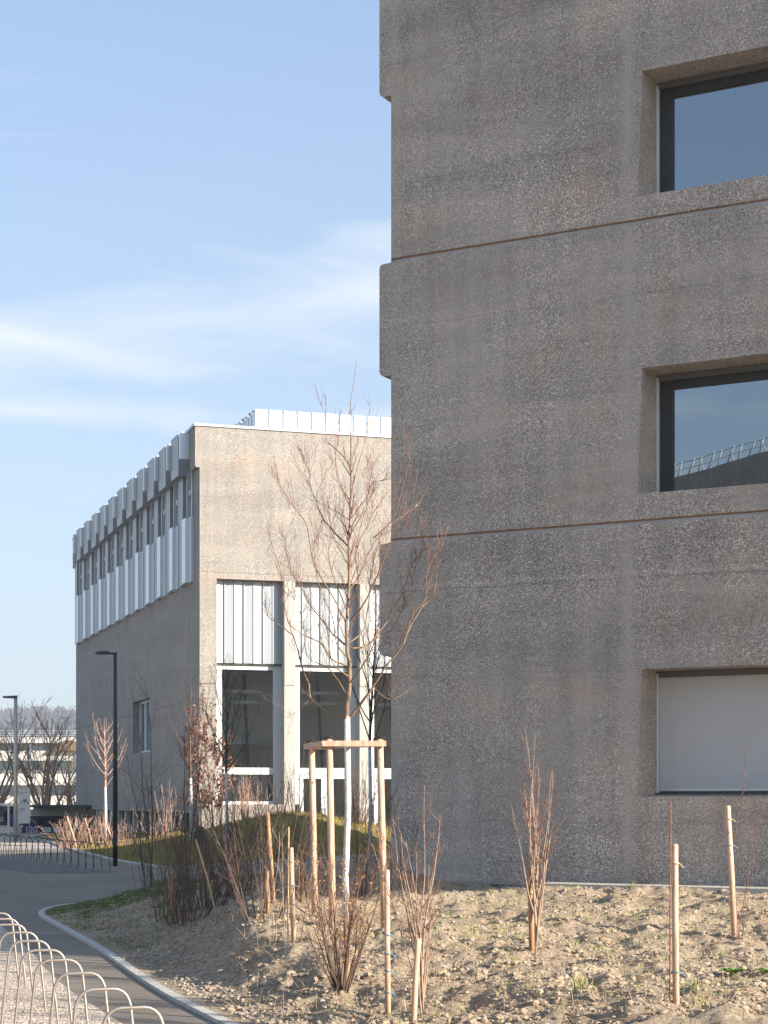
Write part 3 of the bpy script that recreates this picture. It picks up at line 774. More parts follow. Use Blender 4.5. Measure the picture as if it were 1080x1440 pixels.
pA, pB, pC = [Vector((a.x, a.y, zt - .045)) - to for a, _ in posts]
fo = Vector((0, -.05, 0)); lo = Vector((-.052, 0, 0))
d1 = (pC - pB).normalized(); d2 = (pB - pA).normalized(); d3 = (pC - pA).normalized()
rail(pB - d1 * .06 + fo, pC + d1 * .06 + fo).build('rail', M['wood'], tr)
rail(pA - d2 * .07 + lo, pB + d2 * .0 + lo).build('rail', M['wood'], tr)
rail(pA + Vector((.0, .055, 0)), pC + Vector((.0, .055, 0))).build('rail', M['wood'], tr)
b = MB()
for p in (pA, pB, pC):
    b.tube([p + Vector((math.cos(t) * .045, math.sin(t) * .045, .055 + .008 * math.sin(3*t))) for t in [i * .6283 for i in range(11)]], .008, 5)
b.build('rope', M['ink'], tr)

b = MB()
tx = base - to
for (p, s_) in ((pA, .0), (pC, .02)):
    q = Vector((tx.x, tx.y, pA.z - .0 + s_)); dd = (q - p).normalized()
    b.tube([p + dd * .02 + Vector((0, 0, s_)), p.lerp(q, .5) + Vector((0, 0, -.012 + s_)), q + Vector((0, -.036, 0)), q + dd * .036, q + Vector((0, .036, 0)), p.lerp(q, .5) + Vector((0, .01, -.005 + s_))], .007, 5)
b.build('trunk_strap', M['ink'], tr)
def stake(px, py, tx, ty, wpx, mat, label, cat='stake', group='wooden stakes in the planting bed', tie=None, name='wooden_stake', depth=None, sides=10):
    g = hit(px, py) if depth is None else at(px, py, depth)
    if depth is not None: g.z = gh(g.x, g.y)
    r = wpx / F * g.y / 2
    t = at(tx, ty, g.y + R.uniform(-.05, .05))
    o = MB(); g0 = Vector((g.x, g.y, g.z))
    o.tube([Vector((0, 0, -.12)) - (t - g0) * .02, (t - g0) * .5 + vrand(.003), (t - g0) * .985, t - g0], [r, r*.98, r*.97, r*.86], sides)
    if tie:
        root = empty(name, g0, label=label, cat=cat, group=group); o.build('shaft', mat, root)
        for f in tie:
            b = MB(); p = (t - g0) * f; b.tube([p + Vector((math.cos(a) * r * 1.25, math.sin(a) * r * 1.25, .006 * math.sin(2*a))) for a in [i * .785 for i in range(9)]] + [p + Vector((r*2.6, 0, -.03))], .0035, 4); b.build('tie', M['cane'] if f > .8 else M['tie'], root)
        return root
    q = o.build(name, mat); q.location = g0; tag(q, label, cat, group); return q
W_, WO, CA = M['wood'], M['wood_old'], M['cane']
stake(546, 1427, 544, 1223, 8.5, W_, 'pale peeled stake with blue ties just in front of the tripod’s right post', tie=(.55, .42, .3, .15))
stake(951, 1415, 949, 1187, 9.5, W_, 'thick peeled stake in front of the blind window, base near the bottom edge', tie=(.88, .2))
stake(1034, 1318, 1023, 1133, 8.5, W_, 'leaning peeled stake farthest right with a dark sapling tied to it', tie=(.90, .7))
stake(748, 1338, 745, 1222, 8, WO, 'short weathered stake inside the bare shrub in front of the dark wall', tie=(.7,))
stake(580, 1442, 588, 1320, 9, W_, 'short leaning stake at the bottom edge right of the tripod')
stake(488, 1390, 487, 1292, 9, WO, 'short brown stake hidden in the shrub at the foot of the tripod')
stake(414, 1325, 409, 1192, 7.5, W_, 'upright stake with yellow tie left of the tripod', tie=(.85, .4, .6))
stake(405, 1322, 406, 1163, 2.6, CA, 'thin cane rising beside the upright stake left of the tripod', 'cane', 'thin support canes', name='support_cane', sides=6)
stake(386, 1272, 376, 1142, 6, WO, 'tall rough stake with square top in the dark thicket', depth=None)
stake(377, 1286, 375, 1225, 6.5, WO, 'short brown stake between the tall rough stake and the thicket')
stake(425, 1268, 424, 1210, 6.5, WO, 'short brown stake right behind the tripod’s left post')
stake(250, 1296, 238, 1222, 8, WO, 'short pale broken stake at the left foot of the dark thicket')
stake(246, 1282, 240, 1240, 8, WO, 'small split stake behind the broken stake of the thicket')
stake(293, 1268, 280, 1205, 5.5, WO, 'leaning brown stake inside the right part of the thicket')
stake(310, 1296, 275, 1180, 3, CA, 'long pale cane leaning left in front of the thicket', 'cane', 'thin support canes', name='support_cane', sides=6)
stake(942, 1412, 943, 1127, 2.2, M['twig'], 'thin reddish whip standing against the thick peeled stake', 'cane', 'thin support canes', name='support_cane', sides=6)

# shrubs
tb, tp_, tr_ = [M['twig_brown'], M['twig_brown']], [M['twig_pale'], M['twig_pale']], [M['twig'], M['twig_pale']]
g = hit(482, 1392); shrub('bare_shrub', g, 26, 1.22, .55, [M['twig_brown'], M['twig']], 'spreading bare shrub with a few yellow leaves at the foot of the tripod', 'shrub', 'bare shrubs in the bed', 10, .26, 2, .008, (1, .011, M['leafy']), rmin=.0016, baser=.06)
g = hit(595, 1432); shrub('bare_shrub', g, 15, 1.58, .30, [M['twig_pale'], M['twig']], 'tall loose shrub with long pale shoots at the bottom, right of the tripod', 'shrub', 'bare shrubs in the bed', 8, .27, 2, .0085, rmin=.0019, baser=.03, fork=.38, up=.7)
g = hit(755, 1346); shrub('bare_shrub', g, 15, 1.85, .28, [M['twig_pale'], M['twig']], 'narrow upright bare shrub alone before the dark concrete wall', 'shrub', 'bare shrubs in the bed', 8, .27, 2, .0085, rmin=.0019, baser=.03, fork=.38, up=.7)
g = hit(1040, 1322); shrub('bare_shrub', g, 4, 1.05, .13, [M['twig'], M['twig']], 'small thin sapling beside the leaning stake on the far right', 'shrub', 'bare shrubs in the bed', 8, .14, 1, .005, rmin=.0013, baser=.03)
g = hit(1030, 1320); shrub('sapling', g, 1, 1.72, .0, [M['bark_dark'], M['twig']], 'dark single-stem sapling tied behind the leaning stake, its tip in front of the blind', 'sapling', None, 15, .14, 0, .011, rmin=.002, baser=.0, lean=(-.05, 0))
for px, py, n, h, sp, lab in [(235, 1296, 18, 1.75, .34, 'tall dense bare shrub at the left end of the dark thicket'),
                              (262, 1300, 36, 1.15, .5, 'low dense bare shrub in the front of the dark thicket'),
                              (290, 1278, 38, 1.25, .52, 'dense brown shrub in the middle of the dark thicket'),
                              (322, 1258, 34, 1.3, .52, 'dense brown shrub at the right end of the dark thicket'),
                              (215, 1262, 6, 2.2, .34, 'slender tall shrub behind the left of the thicket'),
                              (370, 1290, 22, 1.15, .36, 'brown shrub around the short stake between thicket and tripod'),
                              (395, 1262, 16, 1.30, .40, 'brown shrub around the tall rough stake'),
                              (345, 1262, 24, 1.2, .45, 'loose brown shrub between the thicket and the tall rough stake'),
                              (404, 1326, 6, .95, .12, 'thin yellowish shrub tied to the upright stake left of the tripod'),
                              (445, 1250, 12, 1.25, .45, 'bare shrub behind the left post of the tripod'),
                              (505, 1262, 16, 1.35, .35, 'bare shrub behind the white trunk inside the tripod'),
                              (560, 1262, 8, .9, .3, 'small bare shrub against the corner of the dark building')]:
    g = hit(px, py)
    shrub('bare_shrub', g, n, h, sp, tp_ if 'yellowish' in lab else tb, lab, 'shrub', 'bare shrubs in the bed', 7, .26, 1, .006, rmin=.0022, baser=.2)

# trees beyond the mound
def tree(name, px, py, white_h, crown_h, rad, trunk_r, mats, label, group=None, depth=None, nl=20, dens=4.5, level=1, tl=.45, leaf=None, white=True, rmin=.004):
    g = hit(px, py) if depth is None else Vector((at(px, py, depth).x, depth, 0))
    if depth is not None: g.z = gh(g.x, g.y)
    root = empty(name, g, label=label, cat='tree', group=group)
    b = MB(); b.tube([(0, 0, -.1), (.02, 0, white_h * .5), (0, 0, white_h)], [trunk_r * 1.1, trunk_r, trunk_r * .95], 8)
    b.build('painted_trunk' if white else 'trunk', mats[0], root)
    mb = MB(); lf = MB() if leaf else None
    lead = branch_pts(Vector((0, 0, white_h)), Vector((0, 0, 1)), crown_h, 9, .5, .05)
    mb.tube(lead, [trunk_r * (1 - .9 * i / 9) for i in range(10)], 6, 0, False)
    for i in range(nl):
        t = (i / nl) ** .9 * .82; k = t * 9; p = lead[int(k)].lerp(lead[int(k) + 1], k - int(k))
        a = i * 2.4 + R.uniform(-.4, .4); rr = rad * (1 - .75 * t) * R.uniform(.7, 1.1)
        ln = crown_h * (.60 - .40 * t) * R.uniform(.8, 1.15)
        d = Vector((math.cos(a) * rr, math.sin(a) * rr, ln * .45)).normalized()
        q = branch_pts(p, d, math.hypot(rr, ln), 7, .55, .07)
        r = trunk_r * .42 * (1 - .5 * t)
        mb.tube(q, [max(rmin, r * (1 - .85 * j / 7)) for j in range(8)], 5, 0, False)
        twigs(mb, q, r * .8, dens, tl, level, 1, .5, rmin, .8, (lf, leaf[0], leaf[1]) if leaf else None)
    mb.build('crown', mats[1:], root)
    if leaf and lf.f: lf.build('leaves', leaf[2], root)
    return root
G2 = 'young trees with painted trunks behind the bed'
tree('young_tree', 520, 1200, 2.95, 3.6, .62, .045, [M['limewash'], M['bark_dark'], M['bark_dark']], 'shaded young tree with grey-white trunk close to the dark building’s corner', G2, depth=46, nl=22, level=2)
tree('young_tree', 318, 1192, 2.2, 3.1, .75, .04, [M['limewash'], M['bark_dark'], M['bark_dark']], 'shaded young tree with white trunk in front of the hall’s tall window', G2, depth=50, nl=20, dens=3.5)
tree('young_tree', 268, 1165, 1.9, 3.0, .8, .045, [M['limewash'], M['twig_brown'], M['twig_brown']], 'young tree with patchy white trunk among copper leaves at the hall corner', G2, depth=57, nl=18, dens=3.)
tree('young_tree', 148, 1162, 2.05, 2.5, .95, .05, [M['limewash'], M['twig_sunlit'], M['twig_sunlit']], 'sunlit young tree with vase-shaped crown in front of the hall’s long side', G2, depth=66, nl=22, dens=2.2, tl=.35, level=1, rmin=.006)
# hornbeams keeping their copper leaves
for px, dep, h, lab in [(283, 62.5, 3.9, 'hornbeam with copper leaves left of the hall corner'), (300, 62, 4.1, 'hornbeam with copper leaves right of the hall corner'), (308, 63, 3.5, 'slimmer copper-leaved hornbeam beside the hall’s first window')]:
    g = at(px, 1165, dep); g.z = gh(g.x, g.y)
    shrub('hornbeam', g, 3, h, .12, [M['bark_dark'], M['twig_brown']], lab, 'tree', 'copper-leaved hornbeams', 7, .8, 1, .028, (6, .058, M['leaf']), rmin=.005, baser=.08, up=.3)
# slender birch-like tree above thicket
g = at(212, 1262, 33); g.z = gh(g.x, g.y)
shrub('sapling', g, 3, 3.7, .10, [M['twig_brown'], M['twig_brown']], 'tall slender sapling with a few brown leaves left in front of the hall side', 'sapling', None, 3.2, .75, 1, .018, (0, .04, M['leaf']), rmin=.003, baser=.12)
g = at(258, 1255, 31); g.z = gh(g.x, g.y)
shrub('sapling', g, 2, 3.6, .10, [M['bark_dark'], M['twig_brown']], 'tall dark sapling between the thicket and the hall corner', 'sapling', None, 3.2, .65, 1, .015, (1, .03, M['leaf']), rmin=.0028, baser=.1)

# sunlit bushes on the lawn with leaning stakes
for px, py, w, h, n, lab in [(98, 1172, 1.1, 1.25, 46, 'sunlit round bush of pinkish twigs nearest the blue banner'), (128, 1166, .45, 1.1, 14, 'small sunlit bush between the round bush and the vase-shaped tree'),
                          (150, 1162, .6, 1.3, 22, 'sunlit bush at the foot of the vase-shaped tree'), (175, 1163, .6, 1.1, 16, 'sunlit bush right of the vase-shaped tree'), (218, 1163, .5, 1.35, 14, 'upright sunlit bush near the small deep window'), (236, 1160, .4, 2.0, 12, 'tallest sunlit bush close to the hall corner'),
                          (345, 1165, .3, 1.7, 20, 'sunlit beige bush in front of the hall’s first pier'), (365, 1165, .4, 1.2, 14, 'low beige bush beside the hall’s second pier'), (415, 1168, .35, 2.6, 9, 'thin bare bush in front of the hall’s second pier'), (506, 1180, .5, 2.2, 30, 'grey dense bush right of the white trunk, before the hall doors'), (395, 1165, .3, 1.5, 10, 'thin bush at the edge of the hall’s second pier')]:
    g = at(px, py, 61); g.z = gh(g.x, g.y)
    m = [M['twig_sunlit'], M['twig_sunlit']] if 'sunlit' in lab or 'beige' in lab else tb
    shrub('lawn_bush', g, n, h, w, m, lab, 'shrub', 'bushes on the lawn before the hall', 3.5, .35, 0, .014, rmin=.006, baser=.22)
for px, py, tx, ty, d, lab in [(110, 1170, 94, 1148, 60, 'pale leaning stake in front of the round sunlit bush'), (132, 1168, 119, 1150, 62, 'pale leaning stake right of the round sunlit bush'), (163, 1176, 150, 1160, 58, 'pale leaning stake at the foot of the vase-shaped tree'), (195, 1190, 180, 1160, 52, 'thin leaning stake on the lawn right of the dark lamp post')]:
    stake(px, py, tx, ty, 2.6, W_, lab, group='leaning stakes on the lawn', depth=d, sides=6)
# watering bags
for px, py, lab in [(281, 1166, 'dark green watering bag left, at the patchy white trunk'), (324, 1166, 'dark green watering bag right, beside the shaded young tree')]:
    g = at(px, py, 53); g.z = gh(g.x, g.y); b = MB()
    rings = []
    for k in range(9):
        t = k / 8; z = t * .52; w = .20 * (1 - .55 * t) * (1 + .25 * math.sin(t * 3)); dd = .10 * (1 - .6 * t)
        rings.append([(math.cos(a) * w * (1 + .12 * math.sin(3*a + k)), math.sin(a) * dd, z) for a in [i * math.pi / 5 for i in range(10)]])
    for k in range(8):
        for i in range(10): b.face([rings[k][i], rings[k][(i+1) % 10], rings[k+1][(i+1) % 10], rings[k+1][i]], 0, True)
    b.face(rings[8])
    o = b.build('watering_bag', M['bag']); o.location = g; tag(o, lab, 'bag', 'watering bags on the lawn')

# ------------------------------------------------------------------ bicycle hoops
def hoop_mesh():
    b = MB(); r = .0095; t = .145; wb = .205; h = .62; cr_ = .09
    pts = [(-wb, 0, -.05), (-wb, 0, 0.)]
    pts += [(-lerp(wb, t + .0, .92), 0, h - cr_)]
    for i in range(1, 6): a = math.pi/2 * i / 5; pts.append((-(t) + cr_ * (1 - math.cos(a)) , 0, h - cr_ + cr_ * math.sin(a)))
    pts += [(-x, y, z) for x, y, z in pts[::-1]]
    b.tube(pts, r, 8); return b
hm = hoop_mesh(); h0 = hm.build('bicycle_hoop', M['steel'])
ga = math.atan2(du.y, du.x)
near_words = ['nearest steel hoop, cut by the bottom edge', 'second hoop from the bottom edge', 'third hoop from the bottom edge', 'fourth hoop from the bottom edge', 'fifth hoop from the bottom edge', 'sixth hoop from the bottom edge', 'seventh hoop from the bottom edge', 'eighth hoop from the bottom edge', 'ninth hoop from the bottom edge', 'tenth and farthest hoop of the near row']
tops = [(187.,1418),(145.,1392),(112,1369.5),(83.,1351.),(61.,1337),(42.,1324.),(27,1312),(12,1301),(3,1293),(-6,1285)]
for i, (px, py) in enumerate(tops):
    d = F * (H - .62) / (py - HOR); x = (px - 540) / F * d
    o = h0 if i == 0 else h0.copy()
    if i: COL.objects.link(o)
    o.location = (x, d, 0.004); o.rotation_euler = (0, 0, ga + R.uniform(-.03, .03))
    tag(o, 'low steel bicycle hoop on the beige gravel, ' + near_words[i], 'bicycle rack', 'near row of bicycle hoops')
hd = hm.build('bicycle_hoop', M['pole_dark'])
ords = ['first', 'second', 'third', 'fourth', 'fifth', 'sixth', 'seventh', 'eighth', 'ninth', 'tenth', 'eleventh', 'twelfth', 'thirteenth', 'fourteenth', 'fifteenth', 'sixteenth', 'seventeenth', 'eighteenth', 'nineteenth', 'twentieth', 'twenty-first', 'twenty-second', 'twenty-third', 'twenty-fourth']
for i in range(24):
    o = hd if i == 0 else hd.copy()
    if i: COL.objects.link(o)
    s = i * .80; o.location = (-6.62 - .38 * s, 43.0 + .925 * s, .004); o.rotation_euler = (0, 0, ga); o.scale = (1.0, 1, 1.)
    tag(o, 'dark hoop of the far row, %s from the dark lamp post' % ords[i], 'bicycle rack', 'far row of bicycle hoops')

# ------------------------------------------------------------------ lamps
lp = empty('street_lamp', at(162, 1218, 45.8) * 1.0, label='dark street lamp with oval head beside the lawn kerb in front of the hall side', cat='street lamp'); lp.location.z = 0
b = MB(); b.tube([(0,0,0),(0,0,3.),(0,0,5.33)], [.062,.058,.045], 12); b.build('pole', M['pole_dark'], lp)
b = MB(); b.tube([(.05,0,5.30),(-.10,0,5.31)], [.03,.03], 8); b.build('bracket', M['pole_dark'], lp)
b = MB()
for k in range(16):
    a0 = 2*math.pi*k/16; a1 = 2*math.pi*(k+1)/16; P = lambda a, s=1., z=0: (-.30 + .21*s*math.cos(a), .13*s*math.sin(a), 5.32 + z)
    b.face([P(a0,1,0), P(a1,1,0), P(a1,.7,.045), P(a0,.7,.045)]); b.face([P(a0,.7,.045), P(a1,.7,.045), (-.30,0,5.37)]); b.face([P(a1,.97,-.03), P(a0,.97,-.03), (-.30,0,5.285)]); b.face([P(a0,.97,-.03), P(a1,.97,-.03), P(a1,1,0), P(a0,1,0)])
b.build('lamp_head', M['pole_dark'], lp)
b = MB(); b.box(-.42,-.20,-.07,.07,5.275,5.284); b.build('lamp_lens', M['white'], lp)
b = MB(); b.box(-.05,.05,-.066,-.06,.5,.9); b.build('service_hatch', M['pole_dark'], lp)
lp = empty('street_lamp', (at(22, 1183, 73.4).x, 73.4, 0), label='pale street lamp with flat arm pointing left at the far left edge', cat='street lamp')
b = MB(); b.tube([(0,0,0),(0,0,5.72)], [.09,.07], 10); b.build('pole', M['pole_pale'], lp)
b = MB(); b.prism([(.06,5.70),(.06,5.83),(-.50,5.80),(-.50,5.73)], 'y', -.07, .07); b.build('lamp_head', M['pole_dark'], lp)

# ------------------------------------------------------------------ sign, banner kiosk, shelter
def text(s, size, mat, parent, loc, name='lettering'):
    cu = bpy.data.curves.new(name, 'FONT'); cu.body = s; cu.size = size; cu.extrude = .004; cu.offset = size * .03
    o = bpy.data.objects.new(name, cu); COL.objects.link(o); bpy.context.view_layer.update()
    me = bpy.data.meshes.new_from_object(o); bpy.data.objects.remove(o)
    o = bpy.data.objects.new(name, me); COL.objects.link(o); me.materials.clear(); me.materials.append(mat)
    o.parent = parent; o.location = loc; o.rotation_euler = (math.pi/2, 0, 0); return o
sy = 77.; sg = empty('information_sign', (at(34, 1160, sy).x, sy, 0), label='white information sign with a small black emblem beside the pale lamp', cat='sign')
s_ = F / sy
b = MB(); b.box(-.25,.25,-.03,.03, H-33/s_, H+16/s_); b.build('panel', M['white'], sg)
for x in (-.2,.2):
    b = MB(); b.tube([(x,.06,0),(x,.06,H+14/s_)], .025, 6); b.build('post', M['pole_pale'], sg)
b = MB()
for z, w in ((H+11/s_,.30),(H+9.6/s_,.24),(H-12/s_,.26),(H-13.2/s_,.2),(H-14.5/s_,.24),(H-15.8/s_,.12)):
    x = -.2
    while x < -.2 + w: l = R.uniform(.02,.05); b.box(x, x+l, -.036, -.031, z-.008, z+.008); x += l + .012
b.build('small_print', M['gray_metal'], sg)
b = MB()
for p in ([(-.06,.0),(-.02,.09),(.02,.03),(.03,-.06)], [(.02,.03),(.10,.05),(.14,-.03),(.12,-.08)], [(-.06,0),(-.10,-.06)], [(.03,.06),(.09,.13)]):
    b.tube([(x, -.034, H - 2.5/s_ + z) for x, z in p], .014, 5)
b.build('emblem', M['ink'], sg)

ky = 92.; s_ = F/ky; kx0 = at(30, 0, ky).x
kb = empty('banner_kiosk', (kx0, ky, 0), label='navy kiosk with violet 120 banner under a long grey canopy', cat='kiosk')
b = MB(); b.box(0, 2.1, 0, 2.5, 0, H-23/s_); b.build('body', M['navy'], kb)
b = MB(); b.box(.3, 8.5, -.6, 3., H-23/s_+.003+.45, H-7/s_); b.build('canopy', M['pole_dark'], kb)
b = MB(); b.box(.4, 8.4, 1.0, 2.9, H-23/s_+.002, H-23/s_+.45); b.build('clerestory', M['inner'], kb)
b = MB(); b.box(.04, .86, -.05, -.002, H-47/s_, H-24/s_); pan = b.build('banner', M['purple'], kb)
t = text('120', .45, M['white'], pan, (.16, -.06, H-46/s_)); 
b = MB(); b.face([(.3,-.055,H-33/s_),(.52,-.055,H-24.5/s_),(.80,-.055,H-33/s_),(.66,-.055,H-33/s_),(.53,-.055,H-28.5/s_),(.42,-.055,H-33/s_)]); b.build('print', M['yellow'], pan)
for x0, x1 in ((1.05,1.5),(1.6,2.0)):
    b = MB(); b.box(x0, x1, -.04, -.002, H-45/s_, H-38/s_); b.build('notice', M['white'], kb)
b = MB(); b.box(-.4, 9.5, -.9, -.5, 0, H-48.0/s_); b.build('plinth', M['conc_pale'], kb)

sh = empty('glazed_shelter', (at(-6, 0, 88).x, 88, 0), label='pale framed shelter with posters at the far left edge', cat='shelter'); s_ = F/88
b = MB(); b.box(-3, 1.15, -.1, 2.2, H-8/s_, H-5/s_); b.build('roof', M['alu'], sh)
for x in (-2.8,-1.4,.05,.62,1.05):
    b = MB(); b.box(x-.05, x+.05, -.05, .05, 0, H-8/s_-.002); b.build('post', M['alu'], sh)
b = MB(); b.box(-2.7, 1.0, 1.9, 1.95, .3, H-8.5/s_); b.build('glazing', M['darkglass'], sh)
b = MB(); b.box(.68, 1.0, -.02, .02, .4, 1.0); b.build('poster', M['purple'], sh)
b = MB(); b.box(-.4, .0, -.02, .02, .4, 1.1); b.build('poster', M['white'], sh)

# ------------------------------------------------------------------ terraced white building far behind
fy = 160.; s_ = F/fy
tb_ = empty('terraced_building', (at(-60,0,fy).x, fy, 0), label='long white terraced building with stacked balconies behind the big bare tree', cat='building')
rz = lambda y: H + (HOR - y)/s_
lv = [(1055,1069,0.),(1088,1104,-.9),(1119,1138,-1.8),(1035,1043,1.6)]
b = MB(); b.box(-15, 40, 3.4, 14, 0, rz(1055)); b.box(-8, 36, 5.2, 14, rz(1055), rz(1035)); b.build('wall', M['white'], tb_)
for y1, y0, off in lv:
    b = MB(); b.box(-15, 40, 1.6+off, 1.85+off, rz(y0), rz(y1)); b.box(-15,40,1.851+off,3.38+max(0,off)*1.2, rz(y0), rz(y0)+.22); b.build('balcony_parapet', M['white'], tb_)
for k in range(22):
    for (zt_, zb_, yy) in ((1070,1082,3.37),(1105,1119,3.37),(1046,1054,5.17)):
        if R.random() < .85:
            b = MB(); x = -14 + 2.4*k; b.box(x, x+R.uniform(1.1,2.0), yy-.05, yy, rz(zb_), rz(zt_)); b.build('window', M['darkglass'], tb_)
for y in (1024.5, 1028, 1031.5):
    b = MB(); b.box(-15, 40, 5.0, 5.08, rz(y)-.05, rz(y)+.05); b.build('railing', M['alu'], tb_)
b = MB(); b.prism([(8.,rz(1055)),(12.6,rz(1055)),(11.6,rz(1045)),(9.2,rz(1040))], 'y', 1.0, 4.); b.build('awning', M['bark'], tb_)
for k in range(14):
    b = MB(); x = -14 + 4*k; b.box(x, x+.15, 1.5, 1.58, 0, rz(1046)); b.build('post', M['alu'], tb_)

# big bare tree at the left
def big_tree(px, dep, h, label, seed, n=9, spread=.55):
    global R
    keep = R; R = random.Random(seed)
    g = Vector((at(px, 0, dep).x, dep, 0)); root = empty('bare_tree', g, label=label, cat='tree', group='big bare trees in front of the terraced building')
    b = MB(); 
    for i in range(3):
        a = i*2.1; b.tube([(math.cos(a)*.15, math.sin(a)*.15, -.1), (math.cos(a)*.18, math.sin(a)*.15, .5), (math.cos(a)*.35, math.sin(a)*.3, 1.3)], [.22,.18,.14], 7)
    b.build('trunk', M['bark'], root)
    mb = MB()
    for i in range(n):
        a = i*2.4; k = math.sqrt((i+.5)/n)
        p = Vector((math.cos(a)*.3*k, math.sin(a)*.25*k, .6)); d = Vector((math.cos(a)*spread*k, math.sin(a)*spread*k, 1.))
        q = branch_pts(p, d, h*R.uniform(.8,1.)*(1.05-.15*k), 10, .12, .14)
        mb.tube(q, [.085*(1-.85*j/10) for j in range(11)], 6, 0, False)
        for _ in range(5):
            t = R.uniform(.15,.85)*10; s = q[int(t)]; ax = (q[int(t)+1]-q[int(t)]).normalized()
            d2 = (ax + ax.cross(vrand(1)).normalized()*R.uniform(.5,1.)).normalized(); q2 = branch_pts(s, d2, h*.38*R.uniform(.5,1.1), 7, .2, .17)
            mb.tube(q2, [.032*(1-.7*j/7) for j in range(8)], 5, 0, False); twigs(mb, q2, .035, 2.0, 1.1, 1, 0, .3, .011)
        twigs(mb, q[3:], .03, 1.6, 1.0, 1, 0, .3, .011)
    mb.build('crown', [M['twig_pale']], root); R = keep
big_tree(62, 105, 6.6, 'multi-stemmed bare tree between the pale lamp and the hall', 3, 11, .5)
big_tree(98, 108, 4.8, 'lower leaning bare tree close against the hall’s end', 9, 6, .42)
big_tree(-12, 103, 7.2, 'bare tree cut by the left edge, its branches behind the pale lamp', 5, 9, .55)

# wooded hill
def hill():
    V = []; Fc = []; nx, ny = 150, 26
    for j in range(ny):
        for i in range(nx):
            x = -1000 + 2000*i/(nx-1); y = 1100 + 34*j
            prof = 58 + 6*math.sin(x*.006+1) + 9*math.sin(x*.013) 
            z = prof * ss(1100, 1900, y) * 1.42 - 2 + 4.5*fbm(x, y, .03, 4) + R.uniform(-1.2,1.2)
            V.append((x, y, z))
    for j in range(ny-1):
        for i in range(nx-1): a = j*nx+i; Fc.append((a,a+1,a+nx+1,a+nx))
    me = bpy.data.meshes.new('wooded_hill'); me.from_pydata(V, [], Fc)
    me.materials.append(M['forest']); me.update(); o = bpy.data.objects.new('wooded_hill', me); COL.objects.link(o); tag(o, kind='structure')
m, nt, bb = new_mat('winter_forest'); v = coords(nt, (1,1,.25)); f = tex(nt, v, .09, 7, .75)
nt.links.new(ramp(nt, f, [(.35,(.030,.028,.026)),(.65,(.085,.075,.065))]).outputs[0], bb.inputs['Base Color']); bb.inputs['Roughness'].default_value = 1.
M['forest'] = m
hill()
def forest():
    b = MB(); rr = random.Random(2)
    for _ in range(5200):
        x = rr.uniform(-560, 80); y = rr.uniform(1500, 1985)
        prof = 58 + 6*math.sin(x*.006+1) + 9*math.sin(x*.013); z = prof*ss(1100,1900,y)*1.42 - 2 + 4.5*fbm(x,y,.03,4)
        h = rr.uniform(6,13); w = rr.uniform(1.6,3.6)
        ring = [(x+math.cos(a)*w*rr.uniform(.7,1.2), y+math.sin(a)*w, z+h*rr.uniform(.45,.62)) for a in [k*1.2566 for k in range(5)]]
        for k in range(5):
            b.face([ring[k], ring[(k+1)%5], (x,y,z+h)]); b.face([ring[(k+1)%5], ring[k], (x,y,z-1)])
    tag(b.build('distant_wood', M['forest'], fix=False), kind='stuff', label='bare grey-brown wood covering the distant hill', cat='wood')
forest()

# ------------------------------------------------------------------ ground litter
PH = (1 + 5 ** .5) / 2
ICO = [Vector(v).normalized() for v in [(-1,PH,0),(1,PH,0),(-1,-PH,0),(1,-PH,0),(0,-1,PH),(0,1,PH),(0,-1,-PH),(0,1,-PH),(PH,0,-1),(PH,0,1),(-PH,0,-1),(-PH,0,1)]]
ICF = [(0,11,5),(0,5,1),(0,1,7),(0,7,10),(0,10,11),(1,5,9),(5,11,4),(11,10,2),(10,7,6),(7,1,8),(3,9,4),(3,4,2),(3,2,6),(3,6,8),(3,8,9),(4,9,5),(2,4,11),(6,2,10),(8,6,7),(9,8,1)]
PROT = []
for _ in range(24):
    rot = Matrix.Rotation(R.uniform(0, 6.28), 3, vrand(1).normalized()); sc3 = Vector((R.uniform(.8,1.3), R.uniform(.7,1.1), R.uniform(.5,.8)))
    PROT.append([tuple(q * b_ for q, b_ in zip((rot @ (v * R.uniform(.82, 1.15))), sc3)) for v in ICO])
def rock(b, c, s, m=0):
    P = R.choice(PROT); a = R.uniform(0, 6.28); ca, sa = math.cos(a) * s, math.sin(a) * s; n = len(b.v)
    b.v += [(c[0] + x * ca - y * sa, c[1] + x * sa + y * ca, c[2] + z * s) for x, y, z in P]
    for q in ICF: b.f.append((n+q[0], n+q[1], n+q[2])); b.m.append(m); b.sm.append(False)
b = MB()
for _ in range(25000):
    y = 11.5 + 14.5 * R.random() ** 1.5; x0 = kx(y) + .12; x = x0 + R.random() * (min(7., y*.25) - x0)
    q = (Vector((x,y,0)) - BC).dot(-bv)
    if q < .05: continue
    s = .006 + .022 * R.random() ** 4 * (1.5 if fbm(x,y,1.,2,3.) > .05 else .8)
    rock(b, (x,y,mound(x,y)+s*.15), s)
tag(b.build('soil_clods', M['clod'], fix=False), 'loose clay clods strewn over the planting bed', 'soil', kind='stuff')
b = MB()
for _ in range(3800):
    if R.random() < .6: y = R.uniform(13,22); x = kx(y) + .15 + abs(R.gauss(0,.45))
    else: y = 11.5+12*R.random(); x = kx(y)+R.random()*(y*.215-kx(y))
    if (Vector((x,y,0)) - BC).dot(-bv) < .05: continue
    s = .006 + .018*R.random()**3; rock(b, (x,y,mound(x,y)+s*.3), s)
for _ in range(1500):
    a = R.uniform(-.2, 8); q = R.uniform(.02,.5); p = bw(a,q,.515); rock(b, p, R.uniform(.008,.025))
